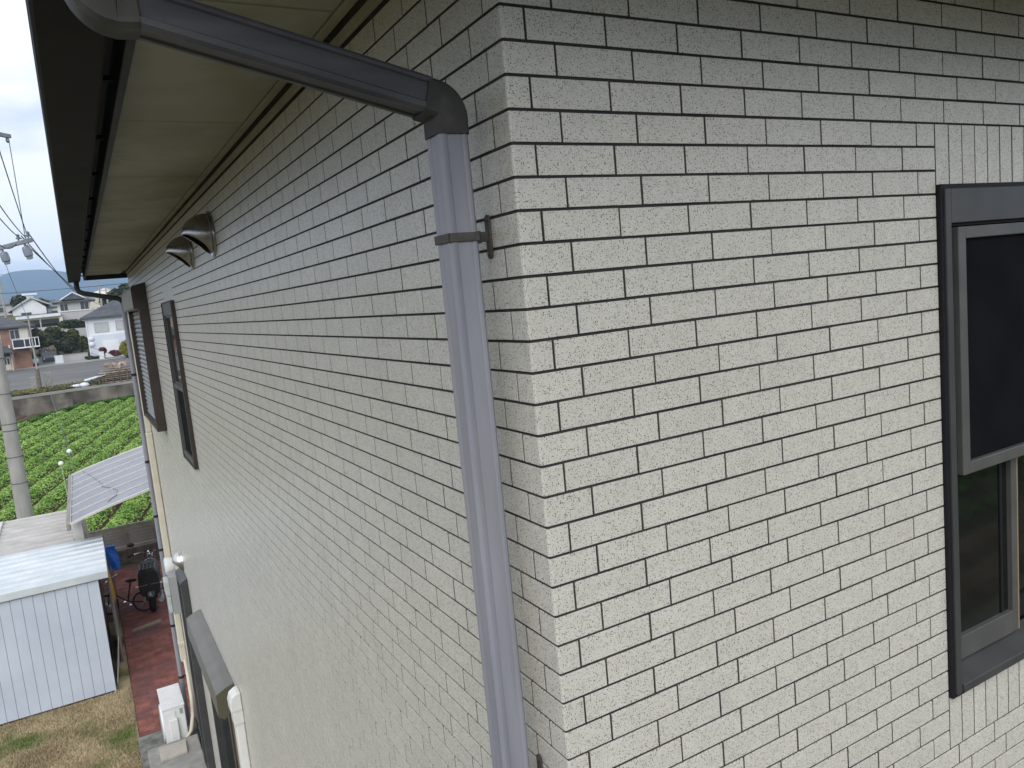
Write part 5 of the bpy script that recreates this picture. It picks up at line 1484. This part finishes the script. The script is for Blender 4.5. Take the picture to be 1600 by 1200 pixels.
# ================================================================== TREES AND SHRUBS
def tree(name, c, r, n, m, label, cat='tree', group=None, size=0.22, lobes=7, trunk=True, zbase=None):
    """crown of leaf clumps gathered in uneven lobes"""
    zb = zbase if zbase is not None else c[2] - r[2]
    t = thing(name, (c[0], c[1], zb), label, cat, group)
    pts = []
    for k in range(lobes):
        d = rng.normal(size=3); d /= np.linalg.norm(d)
        d[2] = d[2] * .75
        cc = np.array(c) + d * np.array(r) * rng.uniform(.3, .72)
        rr = np.array(r) * rng.uniform(.35, .6)
        q = rng.normal(size=(n // lobes, 3)); q /= np.linalg.norm(q, axis=1)[:, None]
        q *= rng.uniform(.55, 1.0, (n // lobes, 1)) ** .5
        pts.append(cc + q * rr)
    P_ = np.concatenate(pts)
    V, F = leaf_quads(P_, size, .2, .7)
    mesh_np('crown', V - np.array([c[0], c[1], zb]), F, m, t)
    if trunk:
        b = MB()
        b.tube([(c[0], c[1], zb), (c[0] + .1, c[1], c[2] - r[2] * .3), (c[0], c[1], c[2] + r[2] * .3)], [.16, .12, .05], 8)
        for k in range(4):
            a = k * 1.6
            b.tube([(c[0], c[1], c[2] - r[2] * .4), (c[0] + r[0] * .5 * math.cos(a), c[1] + r[1] * .5 * math.sin(a), c[2] + r[2] * .2)], [.08, .03], 6)
        b.build('trunk', 'bark', t)
    return t
G1 = 'evergreens on the slope between the houses'
tree('evergreen_tree', (-4.55, 108, -1.4), (1.35, 1.5, 1.75), 3600, 'leaf_green', 'broad olive-green evergreen directly right of the brick house', 'tree', G1, zbase=-4.1)
tree('evergreen_tree', (-3.0, 111, -0.9), (1.35, 1.5, 1.65), 3600, 'leaf_dark', 'dark rounded evergreen under the right end of the white carport roof', 'tree', G1, zbase=-3.6)
tree('evergreen_tree', (-1.6, 109, -2.2), (1.25, 1.4, 1.3), 3000, 'leaf_dark', 'low dark shrub mass left of the white house', 'tree', G1, zbase=-4.1)
tree('evergreen_tree', (-0.4, 110, -2.4), (0.9, 1.2, 1.3), 2400, 'leaf_green', 'green shrub against the corner of the white house', 'tree', G1, zbase=-3.9)
tree('evergreen_tree', (-1.3, 113.5, -1.3), (1.0, 1.2, 1.0), 2200, 'leaf_green', 'olive shrub under the dark opening in the terrace wall', 'tree', G1, zbase=-3.2)
tree('evergreen_tree', (-0.6, 123, 0.1), (2.0, 1.2, 1.1), 2600, 'leaf_dark', 'dark shrubs in front of the terrace wall opening', 'tree', G1, zbase=-1.0)
tree('flowering_shrub', (-4.0, 105.5, -3.0), (1.2, .9, .75), 1600, 'blossom', 'pale blossoming shrub below the olive-green evergreen', 'shrub', None, .18, zbase=-4.2)
tree('flowering_shrub', (1.75, 100.9, -3.15), (.48, .45, .42), 900, 'leaf_red', 'round reddish shrub in front of the white house', 'shrub', None, .12, zbase=-4.2)
tree('flowering_shrub', (2.9, 101.1, -3.75), (.85, .5, .42), 900, 'leaf_red', 'low rusty-red shrub row right of the narrow white gate', 'shrub', None, .12, trunk=False, zbase=-4.2)
tree('conifer_shrub', (4.05, 98.9, -3.05), (.75, .75, 1.15), 2600, 'leaf_yellow', 'golden-yellow conifer at the edge of the tiled house', 'shrub', None, .13, zbase=-4.3)
tree('hedge_shrub', (0.4, 102.2, -4.0), (.9, .4, .25), 900, 'leaf_dark', 'dark clipped hedge at the foot of the white house', 'shrub', None, .12, trunk=False, zbase=-4.2)
tree('hedge_shrub', (5.0, 100.9, -3.9), (1.0, .6, .5), 900, 'leaf_dark', 'dark shrub right of the golden conifer', 'shrub', None, .12, trunk=False, zbase=-4.2)
for k, (x, y, r_) in enumerate([(-11.5, 125, 2.2), (-14.5, 132, 2.5), (-9.2, 170, 2.2), (-6, 185, 2.0), (5.0, 150, 1.9), (8.2, 158, 2.4)]):
    tree('hillside_tree', (x, y, zt(y) + r_ * .8), (r_, r_, r_), 1300, 'leaf_dark', ['dark tree behind the brick house roof', 'dark tree at the far left of the slope', 'tree left of the gabled house', 'tree behind the gabled house', 'tree right of the hip-roofed house', 'tree behind the white house roof'][k], 'tree', 'dark trees on the hillside', .38, zbase=zt(y))

# ================================================================== UTILITY POLES AND WIRES
KP = 0.9007
def near(p):
    return tuple(CAM + (Vector(p) - CAM) * KP)
ux, uy, _ = near((-3.06, 29, 0))
up = thing('utility_pole', (ux, uy, G), 'grey concrete utility pole at the left edge, standing behind the beige-roofed shed', 'utility pole')
MB().lathe((ux, uy, G - .2), (0, 0, 1), [(0, .228), (5.0, .18), (12.9, .112), (12.95, .0)], 20).build('pole', 'pole', up, smooth=True)
for z in (-4.9, -4.1, -3.3, -3.1, -2.2, -1.15):
    MB().lathe((ux, uy, z), (0, 0, 1), [(0, .214 - (z + 5) * .009), (.03, .214 - (z + 5) * .009)], 18).box(ux + .19, ux + .235, uy - .05, uy + .02, z - .03, z + .05).build('band', 'band', up)
A0, A1 = Vector(near((-3.75, 30.45, 2.20))), Vector(near((-1.46, 25.6, 2.22)))
arm = MB().beam(A0, A1, 0.08, 0.10).build('crossarm', 'steel_grey', up)
dirv = (A1 - A0).normalized()
for s_ in (2.0, 3.1, 4.55, 5.2):
    p = A0 + Vector((0, 0, .045)) + dirv * s_ * KP
    MB().lathe(p, (0, 0, 1), [(0, .018), (.055, .018), (.063, .055), (.10, .063), (.115, .027), (.17, .05), (.20, .018)], 12).build('insulator', 'porcelain', arm, smooth=True)
for s_ in (3.35, 4.9):
    p = A0 + Vector((0, 0, -.06)) + dirv * s_ * KP
    MB().lathe(p, (.18, .1, -1), [(0, .03), (.055, .03), (.07, .09), (.13, .11), (.31, .11), (.34, .08), (.40, .08), (.415, .03)], 14).build('cutout', 'porcelain', arm, smooth=True)
B0, B1 = Vector(near((-3.4, 28.6, 6.22))), Vector(near((-1.72, 30.7, 6.25)))
arm2 = MB().beam(B0, B1, 0.11, 0.11).build('crossarm', 'steel_grey', up)
MB().lathe(B1 + Vector((-.07, -.09, -.06)), (0, 0, -1), [(0, .03), (.05, .055), (.11, .055), (.15, .02)], 12).build('insulator', 'porcelain', arm2, smooth=True)
up2 = thing('utility_pole', (-3.72, 69.2, zt(69)), 'slim dark-footed utility pole on the verge by the road', 'utility pole')
MB().lathe((-3.72, 69.2, zt(69) - .1), (0, 0, 1), [(0, .15), (1.75, .14)], 14).build('pole_foot', 'log_dark', up2, smooth=True)
MB().lathe((-3.72, 69.2, zt(69) + 1.6), (0, 0, 1), [(0, .065), (4.2, .05)], 10).build('pole', 'pole', up2, smooth=True)
cb = thing('concrete_blocks', (-3.4, 70, zt(70)), 'two upright pale concrete slabs at the foot of the roadside pole', 'slab')
MB().box(-4.35, -3.95, 70.2, 70.5, zt(70) - .1, zt(70) + 1.0).box(-3.42, -2.85, 70.0, 70.3, zt(70) - .1, zt(70) + 1.25).build('slab', 'concrete', cb, bevel=.03)
for k, (x, y, hh) in enumerate([(3.35, 132, 5.2), (4.2, 132, 4.6), (-9.6, 140, 7)]):
    q = thing('street_pole', (x, y, zt(y)), ['slim grey pole behind the white house, left one', 'slim grey pole behind the white house, right one', 'thin pole left of the gabled house'][k], 'pole')
    MB().lathe((x, y, zt(y)), (0, 0, 1), [(0, .16), (hh, .10)], 10).build('pole', 'pole', q)
    MB().beam((x - .7, y, zt(y) + hh - .5), (x + .7, y, zt(y) + hh - .5), .1, .1).build('crossarm', 'steel_grey', q)

def wire(p, q, sag, r, label, group=None, mname='wire', n=26, lead=None):
    o = thing('overhead_wire', p, label, 'wire', group)
    p = Vector(p); q = Vector(q); pts = []
    for i in range(n + 1):
        t = i / n
        v = p.lerp(q, t); v.z -= sag * 4 * t * (1 - t); pts.append(tuple(v))
    MB().tube(pts, r, 5).build('cable', mname, o)
    return o
GA = 'power lines from the pole towards the houses'
wire(near((-1.50, 25.7, 2.42)), (1.3, 100, 4.1), 1.2, .016, 'topmost power line running from the crossarm over the field to the houses', GA)
wire(near((-1.72, 26.3, 2.42)), (2.9, 120, 3.55), 1.0, .016, 'middle power line from the crossarm end, passing behind the gutter', GA)
wire(near((-1.60, 26.0, 2.12)), (4.4, 120, 3.0), 1.1, .016, 'lowest power line from under the crossarm to the houses', GA)
GB = 'power lines rising from the crossarm to the left'
wire(near((-1.56, 26.5, 2.38)), near((-1.70, 15, 5.0)), .12, .012, 'steepest line rising left from the crossarm end', GB)
wire(near((-1.60, 26.3, 2.36)), near((-2.2, 16, 3.6)), .25, .012, 'second line rising left from the crossarm', GB)
wire(near((-1.72, 26.4, 2.34)), near((-2.3, 17, 3.25)), .25, .012, 'third line rising left from the crossarm', GB)
wire(near((-1.76, 30.66, 6.05)), near((-1.66, 27.4, 2.45)), -.02, .012, 'thin jumper line dropping from the upper to the lower crossarm', GB)
wire(near((-1.80, 26.6, 2.36)), near((-2.6, 25.0, 2.9)), .5, .012, 'slack jumper loop left of the crossarm insulators', GB)
wire((-9.0, 90, 3.70), (9, 90, 3.98), .12, .03, 'dark cable crossing level in front of the mountain')
wire((-3.66, 69.2, 0.05), (5.5, 70, -4.35), .25, .014, 'upper service cable sloping from the roadside pole to the right', 'service cables sloping past the bushes')
wire((-3.66, 69.3, -0.3), (5.5, 70, -5.0), .25, .014, 'lower service cable sloping from the roadside pole to the right', 'service cables sloping past the bushes')
wire((-3.72, 69.2, 0.6), near((-3.0, 29, 5.6)), .4, .012, 'line between the roadside pole and the big concrete pole')
# guy wire with white ball markers over the field
gy = thing('guy_wire', near((-1.45, 29, -5.3)), 'guy wire with a white ball marker slanting across the field', 'wire')
MB().tube([near((-1.76, 29.0, -2.46)), near((-1.48, 29.0, -4.63)), near((-1.40, 29.0, -5.6)), near((-1.30, 29.0, -7.14))], 0.008, 6).build('cable', 'steel_grey', gy)
MB().ell(near((-1.49, 28.97, -4.59)), .075, .075, .075, 14, 10).build('ball', 'white_ball', gy, smooth=True)
mk = thing('marker_ball', near((-1.78, 29.0, -4.95)), 'white ball marker on a thin stake in the field, left of the guy wire', 'marker')
MB().ell(near((-1.79, 28.97, -4.96)), .075, .075, .075, 14, 10).build('ball', 'white_ball', mk, smooth=True)
MB().tube([near((-1.79, 29.0, -5.0)), near((-1.72, 29.0, -7.14))], 0.008, 6).build('stake', 'alu', mk)

# ================================================================== AIR
hz_m = bpy.data.materials.new('haze')
hz_m.use_nodes = True
n_ = hz_m.node_tree.nodes; n_.clear()
ou = n_.new('ShaderNodeOutputMaterial')
pv_ = n_.new('ShaderNodeVolumePrincipled')
pv_.inputs['Color'].default_value = (0.50, 0.69, 1.0, 1)
pv_.inputs['Density'].default_value = 0.00032
pv_.inputs['Anisotropy'].default_value = 0.0
hz_m.node_tree.links.new(pv_.outputs['Volume'], ou.inputs['Volume'])
b = MB(); b.box(-1900, 1900, -1600, 3500, G - 1.5, 260)
hzo = b.build('haze', hz_m)
tag(hzo, kind='stuff')
